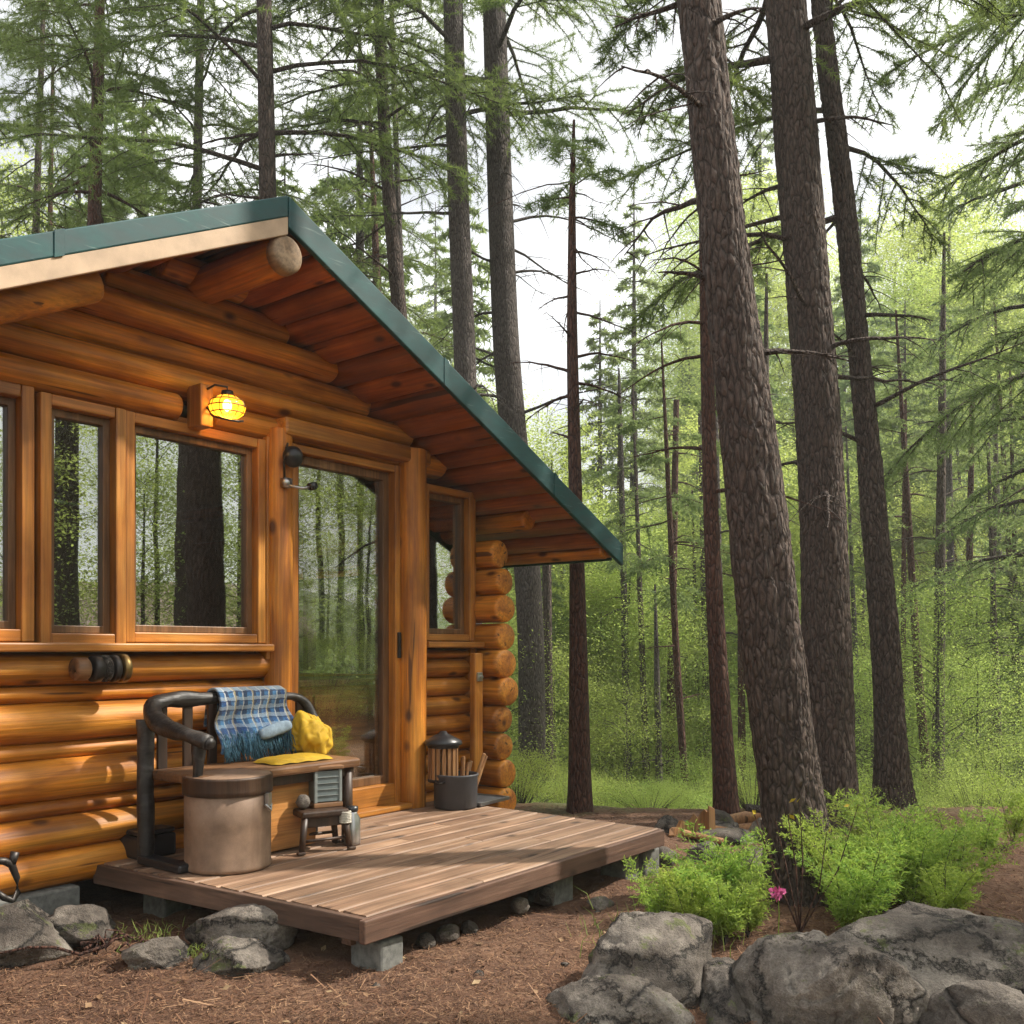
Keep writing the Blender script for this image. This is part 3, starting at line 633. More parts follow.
def trunk_pts(path, D, top, zbase):
    P, rr = spread_px(path, D)
    o = np.argsort(P[:, 2]); P, rr = P[o], rr[o]
    if P[0][2] > zbase + .02:
        d = (P[1] - P[0]) / max(P[1][2] - P[0][2], .1); d[:2] *= .6; dz = P[0][2] - zbase
        P = np.vstack([P[0] - d * dz, P]); rr = np.concatenate([[rr[0] + .010 * min(dz, 6)], rr])
    else: P[0][2] = zbase
    if top > P[-1][2] + .3:
        d = (P[-1] - P[-2]) / (P[-1][2] - P[-2][2]); P = np.vstack([P, P[-1] + d * (top - P[-1][2])]); rr = np.concatenate([rr, [rr[-1] * .35]])
    return P, rr
def interp(P, rr, n):
    z = P[:, 2]; zz = np.linspace(z[0], z[-1], n)
    def sm(c):
        y = np.interp(zz, z, c); k = max(3, n // 10) | 1; pad = np.pad(y, k // 2, mode='reflect', reflect_type='odd'); return np.convolve(pad, np.ones(k) / k, 'valid')
    return np.stack([sm(P[:, 0]), sm(P[:, 1]), zz], 1), sm(rr)
TREES = []
def tree(label, D, path, top, bark_='bark', crown=None, dead=None, cat='tree', seed=0, mat='needle', hi=False, name='pine_tree', flare=True, sides=14, zb=None, group=None, ln=.064, wd=.0070, dens=240):
    r = np.random.RandomState(seed); x0 = pix(path[0][0], path[0][1], D); zb = gz(x0.x, D) - .12 if zb is None else zb
    P, rr = trunk_pts(path, D, top, zb); base = Vector(P[0]); P = P - P[0]
    n = 620 if hi else 40; C, cr_ = interp(P, rr, n)
    if flare: cr_ = cr_ * (1 + .35 * np.exp(-(C[:, 2]) / .22))
    root = thing(name, label, cat, base, 0, group); root['category'] = cat
    NS = 96 if hi else sides
    tm = MB(); tm.tube(C, cr_, NS if hi else sides, False)
    if hi:                                    # real furrows in the bark of the near trees
        v = tm.v[0]; cc = np.repeat(C, NS, 0); rad = v - cc; rl = np.linalg.norm(rad, axis=1); nn = rad / rl[:, None]; a = np.arctan2(nn[:, 1], nn[:, 0])
        q = np.stack([nn[:, 0] * rl * 27, nn[:, 1] * rl * 27, cc[:, 2] * 6], 1) + seed * 7
        q = q + np.stack([fbm(q * .7, 2), fbm(q * .7 + 40, 2), fbm(q * .7 + 80, 2)], 1) * .55
        d1, d2 = worley(q); e = d2 - d1
        h = np.clip(e / .16, 0, 1) ** .5 * .013 + .005 * fbm(q * np.array([2., 2., 3.]), 4) - .010 + .016 * fbm(np.stack([nn[:, 0] * 1.2, nn[:, 1] * 1.2, cc[:, 2] * .8], 1) + seed, 2)
        h = h + .075 * np.exp(-np.maximum(cc[:, 2], 0) / .20) * (.45 + .55 * np.sin(a * 4 + seed + 1.5 * np.sin(a * 2)))
        tm.v[0] = v + nn * h[:, None]
    A, B = [], []
    at = lambda z: np.array([np.interp(z, C[:, 2], C[:, 0]), np.interp(z, C[:, 2], C[:, 1]), z]); ra = lambda z: float(np.interp(z, C[:, 2], cr_))
    if dead:
        z0, z1, nb, L = dead
        for k in range(nb):
            z = z0 - base.z + (z1 - z0) * (k + r.rand()) / nb
            if z < C[-1, 2]: bough(tm, A, B, at(z), r.rand() * 6.28, r.uniform(-.15, .5), L * (.4 + .8 * r.rand()), r.uniform(.0, .5), r, min(.022, ra(z) * .3), True, 7)
    wm = MB()
    if crown:
        z0, z1, nb, L0, L1, rise, droop = crown; az = r.rand() * 6
        for k in range(nb):
            f = (k + r.rand()) / nb; z = z0 - base.z + (z1 - z0) * f; az += 2.4 + r.normal() * .4
            if z < C[-1, 2]: bough(tm, A, B, at(z), az, rise + .25 * f + r.normal() * .1, (L0 + (L1 - L0) * f) * (.65 + .6 * r.rand()), droop * (.6 + .8 * r.rand()), r, min(.035, ra(z) * .35), False, 16)
        needles(wm, np.concatenate(A), np.concatenate(B), dens, ln, wd, r)
    tm.build('trunk', M[bark_], root, True)
    if crown: wm.build('crown', M[mat], root)
    TREES.append(root); return root

# ------------------------------------------------------------------ trees seen in the photograph
tree('thick dark pine leaning left, nearest the camera, its foot among ferns', 4.75, [(803, 893, 62), (797, 840, 56), (783, 724, 56), (758, 530, 57), (733, 340, 48), (712, 150, 44), (698, 0, 44)], 12, 'bark', (7.5, 11.5, 12, 1.3, 1., .1, .35), (2.6, 4.8, 6, .8), seed=2, hi=True)
tree('thick upright pine just behind the leaning dark pine', 6.6, [(830, 815, 50), (827, 724, 47), (824, 530, 45), (814, 340, 43), (796, 150, 39), (785, 0, 38)], 13, 'bark', (5.0, 12, 16, 1.7, 1.3, .05, .4), (2.2, 5.2, 9, 1.0), seed=3, hi=True)
tree('slimmer dark pine leaning left, right of the thick upright pine', 7.6, [(894, 805, 31), (890, 724, 28), (877, 530, 25), (858, 340, 21), (843, 200, 20), (829, 80, 18), (820, 0, 17)], 11, 'bark', (4.7, 10.5, 14, 1.7, 1.2, .05, .45), (2.6, 4.9, 7, 1.0), seed=4, hi=True)
tree('slender reddish pine rising left of the leaning dark pine', 7.0, [(727, 818, 24), (720, 700, 20), (711, 530, 15), (708, 400, 14), (706, 300, 13), (704, 150, 11)], 9, 'bark_red', (5.4, 8.8, 8, 1.0, .8, .1, .4), (2.4, 5.2, 10, .9), seed=5, sides=20)
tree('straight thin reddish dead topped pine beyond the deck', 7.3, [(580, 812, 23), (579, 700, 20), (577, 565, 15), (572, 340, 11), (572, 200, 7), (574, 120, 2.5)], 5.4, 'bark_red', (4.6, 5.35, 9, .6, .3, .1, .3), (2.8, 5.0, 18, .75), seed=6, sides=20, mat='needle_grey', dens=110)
tree('pale barked tree behind the roof slope, left of its close twin', 11, [(472, 760, 26), (466, 375, 22), (458, 200, 21), (453, 0, 20)], 15, 'bark_grey', (7.4, 14, 16, 2.2, 1.6, .15, .3), (4.2, 8.6, 12, 1.5), seed=7, sides=20)
tree('pale barked tree with its lower trunk showing right of the corner logs', 11.5, [(532, 735, 27), (531, 600, 26), (518, 470, 27), (508, 400, 27), (500, 200, 25), (494, 0, 23)], 15, 'bark_grey', (7.6, 14, 16, 2.2, 1.6, .15, .3), (3.8, 8.6, 14, 1.6), seed=8, sides=20)
tree('thin broken trunk close to the pale tree by the corner logs', 14, [(549, 745, 9), (547, 570, 9), (546, 500, 8)], 3.6, 'bark', None, None, seed=9, name='snag')
tree('dark straight pine rising behind the roof peak', 10, [(270, 500, 20), (268, 195, 17), (264, 0, 15)], 13, 'bark', (6.2, 12.5, 24, 2.3, 1.8, .15, .3), (5.0, 6.8, 7, 1.3), seed=10, sides=18)
tree('reddish pine above the left roof slope', 11, [(92, 400, 15), (94, 218, 13), (98, 100, 11), (100, 0, 9)], 13, 'bark_red', (6.4, 12.6, 24, 2.2, 1.5, .15, .35), (5.2, 7.0, 7, 1.2), seed=11, sides=16)
tree('slim dark pine nearest the left picture edge', 14, [(36, 225, 7), (39, 130, 6), (43, 20, 5)], 12, 'bark', (7.0, 12, 18, 1.9, 1.2, .1, .35), (6, 7.6, 5, 1.), seed=12)
tree('very slim trunk just right of the slim dark pine at left', 16, [(50, 225, 5), (53, 60, 3)], 12, 'bark_red', (7.5, 12, 14, 1.6, 1, .1, .35), (7, 8, 4, .8), seed=13)
tree('thinnest trunk above the middle of the left roof slope', 18, [(142, 215, 5), (143, 115, 3)], 12, 'bark', (8.6, 12, 10, 1.5, .8, .1, .3), (8, 10, 6, 1), seed=14)
tree('greyish pine between the reddish pine and the roof peak', 13, [(197, 200, 9), (200, 40, 8)], 13, 'bark_grey', (6.6, 12.6, 24, 2.3, 1.5, .15, .35), (6, 8, 6, 1.3), seed=15)
tree('dark pine crossing the upper right roof slope', 12, [(400, 310, 15), (388, 200, 13), (378, 0, 11)], 14, 'bark', (7.6, 13.5, 18, 2.1, 1.5, .15, .3), (5.2, 8.4, 10, 1.4), seed=16, sides=16)
tree('thin trunk hugging the dark pine over the upper right roof slope', 14, [(402, 300, 6), (398, 200, 6), (392, 20, 5)], 13, 'bark_grey', (9, 12.8, 10, 1.5, 1, .15, .3), (7, 9.5, 6, 1), seed=17)
tree('faint short trunk left of the dark pine over the roof slope', 16, [(377, 280, 8), (371, 140, 4)], 11, 'bark_red', (6.5, 10.8, 18, 1.8, 1, .0, .3), None, seed=18)
bgt = [('thin dark trunk in the forest left of the curved one', 18, [(648, 820, 8), (642, 650, 6), (637, 510, 4)], 6.5),
       ('slightly curved slim dark trunk left of the reddish pine', 13, [(687, 815, 8), (676, 650, 7), (668, 480, 5)], 5.5),
       ('short stubby trunk between two thin trunks beyond the deck', 16, [(660, 820, 8), (657, 680, 6)], 2.4),
       ('faintest thin trunk left of the reddish pine', 22, [(699, 760, 5), (695, 600, 4)], 5),
       ('slim trunk right of the slimmer leaning pine', 16, [(929, 805, 10), (917, 660, 8), (907, 495, 6)], 7),
       ('thin trunk between the thick upright pine and the slimmer leaning pine', 20, [(861, 780, 6), (855, 640, 5)], 6),
       ('leftmost of the thin trunks clustered at the right edge', 25, [(954, 780, 5), (948, 600, 4)], 7),
       ('second thin trunk from the left in the cluster at the right edge', 23, [(974, 790, 7), (960, 620, 5)], 7),
       ('third thin trunk from the left in the cluster at the right edge', 26, [(984, 780, 6), (971, 620, 5)], 8),
       ('low stout trunk at the right edge below the cluster of thin ones', 17, [(1002, 860, 9), (998, 740, 8)], 5),
       ('rightmost thin trunk touching the right picture edge', 20, [(1018, 800, 7), (1013, 620, 6), (1006, 500, 5)], 9)]
for k, (lb, D, pth, tp) in enumerate(bgt):
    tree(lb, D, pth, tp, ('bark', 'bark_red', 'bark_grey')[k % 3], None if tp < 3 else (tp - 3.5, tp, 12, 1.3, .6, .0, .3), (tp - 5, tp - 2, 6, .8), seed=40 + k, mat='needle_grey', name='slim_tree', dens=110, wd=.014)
q_ = random.Random(77)
for k, px in enumerate((617, 628, 672, 706, 722, 742, 760, 868, 902, 940, 955, 966, 990, 1004, 1022)):
    D = q_.uniform(14, 23); w = q_.uniform(.10, .2) * F / D; px += q_.uniform(-3, 3); ln_ = q_.uniform(-12, 8)
    tree('slim bare trunk among the many in the shady background wood', D, [(px, 820, w * 1.1), (px + ln_ * .5, 600, w * .85), (px + ln_, 400, w * .6)], q_.uniform(4.5, 8), ('bark', 'bark_grey', 'bark_red')[k % 3], None, (1.5, 6, 7, .8), seed=140 + k, name='slim_tree', group='slim bare trunks in the background wood', sides=10)
# the spruce outside the right edge whose boughs hang into the picture
tree('drooping grey green spruce boughs hanging in from the right picture edge', 8.0, [(1120, 820, 40), (1110, 400, 34), (1105, 0, 26)], 11, 'bark', (2.9, 10, 34, 1.65, 1.5, .05, .5), (2.2, 3.8, 5, 1.4), seed=61, mat='needle_grey', name='spruce_tree', sides=16)
tree('tall spruce behind the drooping boughs at the upper right', 12.5, [(1050, 820, 26), (1046, 300, 20)], 12, 'bark', (2.5, 11.5, 44, 2.0, 1.0, .0, .45), None, seed=62, mat='needle_grey', name='spruce_tree', dens=100, wd=.013)

# ------------------------------------------------------------------ forest behind
def cone_crown(r, H, W, nb, dens, wd):      # young spruce
    tm, wm = MB(), MB(); A, B = [], []
    tm.tube([(0, 0, 0), (0, 0, H * .5), (0, 0, H)], [.02 * H * .6, .012 * H * .6, .01], 6, False); az = 0
    for k in range(nb):
        f = (k + .5) / nb; az += 2.4; bough(tm, A, B, np.array([0, 0, H * (.08 + .9 * f)]), az, .1, W * (1.05 - f) * (.7 + .5 * r.rand()) + .1, .3, r, .02, False, 10, 3)
    needles(wm, np.concatenate(A), np.concatenate(B), dens, .12, wd, r); return tm, wm
def broad_crown(r, H, W, nc, nl, size, z0=.15):
    tm, wm = MB(), MB(); tm.tube([(0, 0, 0), (.04 * H * r.normal() * .3, .03 * H * r.normal() * .3, H * .55), (0, 0, H * .92)], [.010 * H, .007 * H, .002 * H], 6, False)
    C = []
    for k in range(nc):
        f = r.rand() ** .8; z = H * (z0 + (1 - z0) * f); w = W * (1.0 - .75 * f ** 1.6) * (.35 + .65 * r.rand()); a = r.rand() * 6.28
        c = np.array([math.cos(a) * w, math.sin(a) * w, z]); b = np.array([0, 0, max(z - w * .5, .05 * H)])
        mid = (b + c) / 2 + np.array([0, 0, .1 * w]); tm.tube([b, mid, c] if k % 3 == 0 else [mid, (mid + c) / 2 + r.normal(size=3) * .05, c], [.006, .005, .002], 3, False)
        s = W * .20 * (.6 + .9 * r.rand()); C.append(c + r.normal(size=(nl, 3)) * np.array([s, s, s * .38]))
    leaves(wm, np.concatenate(C), None, size, r, 1.0); return tm, wm
r = np.random.RandomState(99)
def plant_proto(name, label, cat, tm, wm, leafm, group):
    p = thing(name, label, cat, (0, 0, -50), 0, group); tm.build('trunk' if cat == 'tree' else 'stem', M['bark_grey'], p, True); wm.build('crown' if cat == 'tree' else 'foliage', M[leafm], p); return p
_used = set()
def put(p, at, rz, s):
    if p.name not in _used: _used.add(p.name); p.location = at; p.rotation_euler = (0, 0, rz); p.scale = (s,) * 3; return p
    return copy_thing(p, at, rz, s)
LF = 'hazy pale green leafy tree in the wood filling the background'; CF = 'hazy grey green conifer in the wood filling the background'
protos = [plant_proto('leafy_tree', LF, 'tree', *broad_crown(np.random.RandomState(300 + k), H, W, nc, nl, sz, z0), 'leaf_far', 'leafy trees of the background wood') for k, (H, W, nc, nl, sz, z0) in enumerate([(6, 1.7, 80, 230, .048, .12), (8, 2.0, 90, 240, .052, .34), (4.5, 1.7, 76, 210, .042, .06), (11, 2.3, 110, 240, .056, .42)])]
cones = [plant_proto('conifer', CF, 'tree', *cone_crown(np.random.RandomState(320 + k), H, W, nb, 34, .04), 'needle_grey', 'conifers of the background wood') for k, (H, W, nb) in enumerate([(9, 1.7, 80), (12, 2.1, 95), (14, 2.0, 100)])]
def in_view(x, y, mrg=.1): return y > 4 and abs(x) < (.537 + mrg) * y
n = 0
while n < 14:                                # tall trees behind the cabin, filling the gaps between the trunks
    y = 17 + 15 * r.rand(); x = y * (-.56 + .52 * r.rand()); H_ = 11 + 7 * r.rand()
    k = r.randint(3); put(cones[k], (x, y, gz(x, y) - .2), r.rand() * 6, H_ / (9, 12, 14)[k]); n += 1
n = 0
while n < 200:                               # the wood on the far side of the hollow
    y = 18 + 44 * r.rand() ** 1.1; x = (r.rand() * 2 - 1) * (.60 * y + 1)
    if x < -.03 * y and r.rand() < .7: continue
    if abs(x - .08 * y) < .10 * y and y > 26: y = 26 - 8 * r.rand(); x = y * (.08 + .2 * (r.rand() - .5))
    s = (.8 + .6 * r.rand()) * (1.1 if y < 30 else 1.5) * (.72 if abs(x - .08 * y) < .10 * y else 1)
    if y < 28: s *= .8
    p = cones[r.randint(3)] if r.rand() < .14 else protos[r.randint(4)]
    put(p, (x, y, gz(x, y) - .2), r.rand() * 6, s); n += 1
for lb, px, py, D, k in (('tall slim pale conifer spire standing clear against the white sky', 634, 188, 26, 2), ('shorter pale conifer spire left of the tallest spire', 600, 300, 25, 1), ('conifer top showing between the two thick pines', 752, 250, 24, 1), ('pointed conifer top low in the sky gap at right', 940, 285, 28, 2), ('small conifer top right beside the slimmer leaning pine', 905, 300, 25, 1)):
    p = pix(px, py, D); b_ = gz(p.x, D) - .2; Hs = (9, 12, 14)[k]; copy_thing(cones[k], (p.x, D, b_), r.rand() * 6, (p.z - b_) / Hs, lb, 'conifers of the background wood')['group'] = 'conifer spires against the sky'
MI = 'leafy tree outside the view, mirrored in the cabin glass or added to cut skylight'
n = 0
while n < 60:                                # right: trees mirrored in the glass; behind the camera: added to cut low skylight
    if n < 36: x = 6.5 + 16 * r.rand(); y = -6 + 17 * r.rand()
    else: x = -9 + 16 * r.rand(); y = -14 + 8 * r.rand()
    if in_view(x, y, .12): continue
    o = copy_thing(protos[r.randint(4) if x > 12 else 2 * r.randint(2)], (x, y, gz(x, y) - .2), r.rand() * 6, .7 + .4 * r.rand(), MI, 'leafy trees mirrored in the glass'); n += 1

# nearer young trees and shrubs, each a thing with shared crowns
SAP = 'airy pale green young tree on the slope beyond the deck'
yt = [plant_proto('young_tree', SAP, 'tree', *broad_crown(np.random.RandomState(400 + k), H, W, nc, nl, sz, .1), 'leaf', 'young leafy trees on the slope') for k, (H, W, nc, nl, sz) in enumerate([(4.2, 1.4, 90, 230, .030), (5.5, 1.6, 110, 230, .032), (3.0, 1.3, 80, 220, .026)])]
used = set()
ypos = [(-.2, 12, 2), (1.9, 15.5, 2), (4.6, 15, 2), (5.6, 12.5, 2), (6.6, 14, 2), (.6, 16, 0), (3.1, 18, 0), (4.9, 18.5, 1), (6.6, 18, 0), (8.0, 17, 0), (9.0, 19, 1), (-.6, 15, 0), (7.4, 21, 1), (2.4, 21, 1), (10, 21, 1), (4.0, 22, 1), (.4, 20, 1), (-1.2, 17, 1), (5.7, 21, 0)]
for k, (x, y, v) in enumerate(ypos):
    s = .85 + .4 * r.rand(); a = r.rand() * 6; at = (x + r.normal() * .2, y, gz(x, y) - .05)
    if v not in used: used.add(v); yt[v].location = at; yt[v].rotation_euler = (0, 0, a); yt[v].scale = (s,) * 3
    else: copy_thing(yt[v], at, a, s)
def shrub_geo(seed, H, W, nc, nl, size): 
    r = np.random.RandomState(seed); tm, wm = MB(), MB(); C = []
    for k in range(nc):
        a = r.rand() * 6.28; w = W * math.sqrt(r.rand()); z = H * (.25 + .75 * r.rand() * (1 - .4 * (w / W) ** 2)); c = np.array([math.cos(a) * w, math.sin(a) * w, z])
        tm.tube([(c[0] * .15, c[1] * .15, 0), (c[0] * .6, c[1] * .6, z * .6), c], [.007, .005, .002], 3, False); s = W * .16
        C.append(c + r.normal(size=(nl, 3)) * np.array([s, s, s * .6]))
    leaves(wm, np.concatenate(C), None, size, r, .4); return tm, wm
SHR = 'pale green leafy shrub on the slope behind the deck'
sh = [plant_proto('shrub', SHR, 'shrub', *shrub_geo(500 + k, H, W, 60, 210, .021), 'leaf', 'leafy shrubs on the slope') for k, (H, W) in enumerate([(1.0, .7), (1.3, .8), (.8, .9)])]
used = set()
spos = [(.05, 8.1), (.5, 8.5), (.25, 9.2), (.9, 9.0), (1.5, 8.9), (1.15, 8.0), (2.0, 9.6), (2.7, 9.0), (3.3, 9.8), (3.9, 8.9), (4.7, 9.6), (.5, 10.2), (1.3, 10.6), (2.3, 11), (3.5, 11.2), (4.5, 11.4), (5.4, 10.6), (-.1, 10.0), (1.7, 12.2), (2.9, 12.4), (4.0, 13), (.7, 12.5), (5.7, 12.4), (6.4, 11.6), (4.9, 8.6), (2.0, 7.9), (3.0, 8.1), (1.0, 14), (2.2, 14.2), (3.3, 14.6), (4.6, 14.8), (6.0, 15), (7.2, 14)]
for k, (x, y) in enumerate(spos):
    v = k % 3; s = (.42 if y < 10.4 else .62) + .35 * r.rand(); a = r.rand() * 6; at = (x, y, gz(x, y) - .05)
    if v not in used: used.add(v); sh[v].location = at; sh[v].rotation_euler = (0, 0, a); sh[v].scale = (s,) * 3
    else: copy_thing(sh[v], at, a, s)
for k in range(26):
    x = 5.5 + 8 * r.rand(); y = 1.5 + 7.5 * r.rand()
    if in_view(x, y, .10): continue
    copy_thing(sh[k % 3], (x, y, gz(x, y) - .05), r.rand() * 6, .8 + .6 * r.rand(), 'leafy shrub right of the clearing mirrored in the door glass', 'shrubs mirrored in the glass')
# right-hand pines outside the picture, mirrored in the windows
for k, (x, y, h) in enumerate([(5.2, 1.2, 8), (6.8, 4.2, 9), (8.2, 2.4, 9), (7.4, -1.2, 9), (10.5, 5.0, 10), (9.6, -.4, 9)]):
    px = x; p_ = thing('pine_tree', 'tall pine trunk mirrored in the cabin windows', 'tree', (x, y, gz(x, y) - .1), 0, 'pines mirrored in the windows')
    tm = MB(); tm.tube([(0, 0, 0), (.05, .02, h * .5), (-.1, 0, h)], [.2, .15, .06], 14, False); tm.build('trunk', M['bark'], p_, True)

# ------------------------------------------------------------------ ferns, grass, litter
def fern_geo(seed, nf, L):
    r = np.random.RandomState(seed); tm, wm = MB(), MB(); A, B = [], []
    for k in range(nf):
        az = r.rand() * 6.28; l = L * (.6 + .6 * r.rand()); n = 10; t = np.linspace(0, 1, n); lean = .15 + .6 * r.rand()
        out = l * lean * t ** 1.3; zz = l * (t - .42 * lean * t ** 2.4)
        P = np.stack([math.cos(az) * out, math.sin(az) * out, zz], 1) + r.normal(size=(n, 3)) * .004 * l; tm.tube(P, np.linspace(.0028, .0008, n), 3, False)
        T = unit(np.gradient(P, axis=0)); sd = np.array([-math.sin(az), math.cos(az), 0])
        for u in np.arange(.22, 1, .035):
            i = min(int(u * (n - 1)), n - 2); f = u * (n - 1) - i; b = P[i] * (1 - f) + P[i + 1] * f; w = l * .26 * math.sin(math.pi * min(1, (u * .9 + .1))) * (.7 + .5 * r.rand()) + .01
            for s_ in (-1, 1):
                d = sd * s_ + T[i] * .55 + np.array([0, 0, r.normal() * .25]); d /= np.linalg.norm(d); A.append(b); B.append(b + d * w)
    needles(wm, np.array(A), np.array(B), 160, .017, .0055, r, .55, 40000); return tm, wm
FN = 'feathery bright green fern clump at the foot of the leaning pine behind the boulders'
fp = [plant_proto('fern', FN, 'fern', *fern_geo(600 + k, nf, L), 'fern', 'fern clumps behind the boulders') for k, (nf, L) in enumerate([(11, .50), (10, .40), (11, .30)])]
fpos = [(660, 928, 4.15, 2), (690, 935, 4.0, 2), (725, 942, 3.95, 2), (676, 915, 4.3, 2), (705, 920, 4.2, 1), (748, 935, 4.05, 2), (735, 920, 4.25, 1), (715, 905, 4.45, 2), (845, 937, 4.1, 2), (865, 930, 4.15, 1), (848, 912, 4.45, 0), (880, 914, 4.45, 0), (912, 920, 4.35, 1), (945, 928, 4.2, 2), (925, 902, 4.7, 0), (960, 908, 4.6, 1), (895, 892, 5.0, 0), (856, 885, 5.1, 0), (830, 900, 4.6, 1), (985, 890, 5.5, 2), (1012, 880, 5.9, 1), (872, 900, 4.7, 0), (900, 905, 4.6, 0), (935, 915, 4.4, 1)]
used = set()
for k, (px, py, d, v) in enumerate(fpos):
    p = pix(px, py, d); s = (.85 + .35 * r.rand()); a = r.rand() * 6; at = (p.x, p.y, gz(p.x, p.y) - .01)
    if v not in used: used.add(v); fp[v].location = at; fp[v].rotation_euler = (0, 0, a); fp[v].scale = (s,) * 3
    else: copy_thing(fp[v], at, a, s)
# grass and moss tufts
mb = MB(); rr_ = np.random.RandomState(5)
for (px, py, d, nb, h, sp) in [(870, 1018, 3.3, 120, .13, .06), (800, 1022, 3.3, 60, .10, .05), (950, 1010, 3.3, 60, .14, .05), (310, 1000, 3.45, 30, .06, .02), (640, 985, 3.5, 120, .05, .06), (215, 945, 3.66, 160, .03, .05), (150, 930, 3.9, 90, .05, .08), (205, 975, 3.58, 120, .035, .05), (560, 1015, 3.4, 50, .06, .05), (660, 930, 4.0, 160, .10, .15), (1000, 930, 4.3, 90, .1, .12), (620, 850, 6.2, 260, .1, .3), (530, 1018, 3.35, 40, .05, .04)]:
    p = pix(px, py, d); c = np.array([p.x, p.y, p.z - .03]); b = c + rr_.normal(size=(nb, 3)) * np.array([sp, sp, .006]); dd = unit(rr_.normal(size=(nb, 3)) * .45 + np.array([0, 0, 1])); s = unit(np.cross(dd, rr_.normal(size=(nb, 3)))) * .0022; l = (h * (.5 + .8 * rr_.rand(nb)))[:, None]
    bend = rr_.normal(size=(nb, 3)) * np.array([1, 1, .1]) * l * .35
    v = np.stack([b - s, b + s, b + dd * l * .6 + s * .8, b + dd * l * .6 - s * .8, b + dd * l + bend], 1).reshape(-1, 3); i = np.arange(nb)[:, None] * 5
    mb.add(v, i + np.array([0, 1, 2, 3]), i + np.array([3, 2, 4]))
tag(mb.build('grass', M['moss']), 'sparse grass blades and moss between the rocks', 'grass', kind='stuff')
# needle litter on the ground
def litter(n, ln, wd, seed, mat, label, cols=None):
    q = np.random.RandomState(seed); y = 2.85 + 4.6 * q.rand(n) ** 1.4; x = (q.rand(n) * 2 - 1) * (.56 * y + .1)
    du, dy = x - OX, y - OY; u = du * UX + dy * UY; v = -du * UY + dy * UX; keep = ~((u < .36) & (u > -1.9) & (v > -1.55)); x, y = x[keep], y[keep]; n = len(x)
    z = ground_z(x, y) + .010 * fbm(np.stack([x * 9, y * 9, x * 0], 1), 3) + .004 + .006 * q.rand(n); a = q.rand(n) * 6.28; l = ln * (.4 + q.rand(n)); dx = np.stack([np.cos(a) * l / 2, np.sin(a) * l / 2, q.normal(size=n) * .12 * l], 1); s = np.stack([-np.sin(a) * wd, np.cos(a) * wd, q.normal(size=n) * wd * .4], 1) / 2
    p = np.stack([x, y, z], 1); mb = MB(); mb.add(np.stack([p - dx - s, p - dx + s, p + dx + s * .6, p + dx - s * .6], 1).reshape(-1, 3), np.arange(n * 4).reshape(-1, 4)); tag(mb.build('needle_litter' if ln < .2 else 'twig_litter', mat), label, 'litter', kind='stuff')
s = Mat('dry needles'); s.col(s.ramp(s.island(), [(.0, (.045, .02, .011)), (.6, (.15, .068, .034)), (1., (.32, .19, .105))])); s.rough(.9); M['dry'] = s.m
litter(110000, .024, .0026, 1, M['dry'], 'fallen reddish brown pine needles covering the bare earth')
litter(900, .15, .005, 2, M['dry'], 'thin dry twigs scattered over the bare earth')

mb = MB(); q = np.random.RandomState(31); n = 420; y = 3. + 3.6 * q.rand(n) ** 1.3; x = (q.rand(n) * 2 - 1) * .56 * y; C = np.stack([x, y, ground_z(x, y) + .012], 1); leaves(mb, C, None, .032, q, 1.6, .6)
s = Mat('dead leaf'); s.col(s.ramp(s.island(), [(0., (.06, .025, .012)), (.6, (.17, .085, .04)), (1., (.34, .24, .13))])); s.rough(.8); tag(mb.build('dead_leaves', s.m), 'scattered small dead leaves on the bare earth', 'litter', kind='stuff')
# splintered stump, fallen log, roots, flower
p = pix(690, 842, 6.1); t = thing('tree_stump', 'splintered curved piece of reddish stump lying beyond the deck corner', 'stump', (p.x, p.y, gz(p.x, p.y)), .5)
mb = MB(); a = np.linspace(-.3, 2.4, 14); 
vv = []; 
for k, f in enumerate(a):
    h = .17 * (1 - k / 13) ** 1.2 + .03 + .02 * math.sin(k * 2.3); rr2 = .13
    for (ro, z_) in ((rr2, 0), (rr2 + .035, 0), (rr2 + .03, h * .9), (rr2, h)): vv.append((math.cos(f) * ro * 1.4 - .05 + .01 * k, math.sin(f) * ro, z_))
mb.add(vv, [[k * 4 + j, (k + 1) * 4 + j, (k + 1) * 4 + (j + 1) % 4, k * 4 + (j + 1) % 4] for k in range(13) for j in range(4)] + [[0, 1, 2, 3], [55, 54, 53, 52]]); mb.build('shell', M['kindling'], t)
p = pix(752, 818, 6.7); fl = MB(); fl.log((-.2, 0, .0), (.22, .1, .05), .05, .045, 14, 10, .2, .4, 3); fl.log((-.18, -.07, -.05), (.16, -.02, -.03), .04, .035, 12, 8, .2, .4, 4)
o = fl.build('fallen_log', M['kindling'], None, True); o.location = (p.x, p.y, p.z - .02); o.rotation_euler = (0, 0, .1); tag(o, 'pale split fallen log lying on rocks left of the leaning pine', 'log')
rt = MB(); q = np.random.RandomState(8)
for k in range(9):
    p0 = np.array(at_px(70 + 18 * q.rand() * 4, 935 + 20 * q.rand(), 3.75)); dd = np.array([q.normal() * .3, q.normal() * .12, 0]); P = np.array([p0 + dd * f + np.array([0, 0, .03 * math.sin(f * 3.1)]) + q.normal(size=3) * .012 for f in np.linspace(0, 1, 7)])
    for v in P: v[2] = max(gz(v[0], v[1]) + .005, v[2] - .02)
    rt.tube(P, np.linspace(.008, .002, 7), 6, False)
tag(rt.build('roots', M['bark_red'], None, True), 'tangle of bare roots on the earth beside the rocks at left', 'roots')
p = pix(778, 893, 3.95); fw = thing('pink_flower', 'single pink flower on a thin stalk before the leaning pine', 'flower', (p.x, p.y, gz(p.x, p.y)))
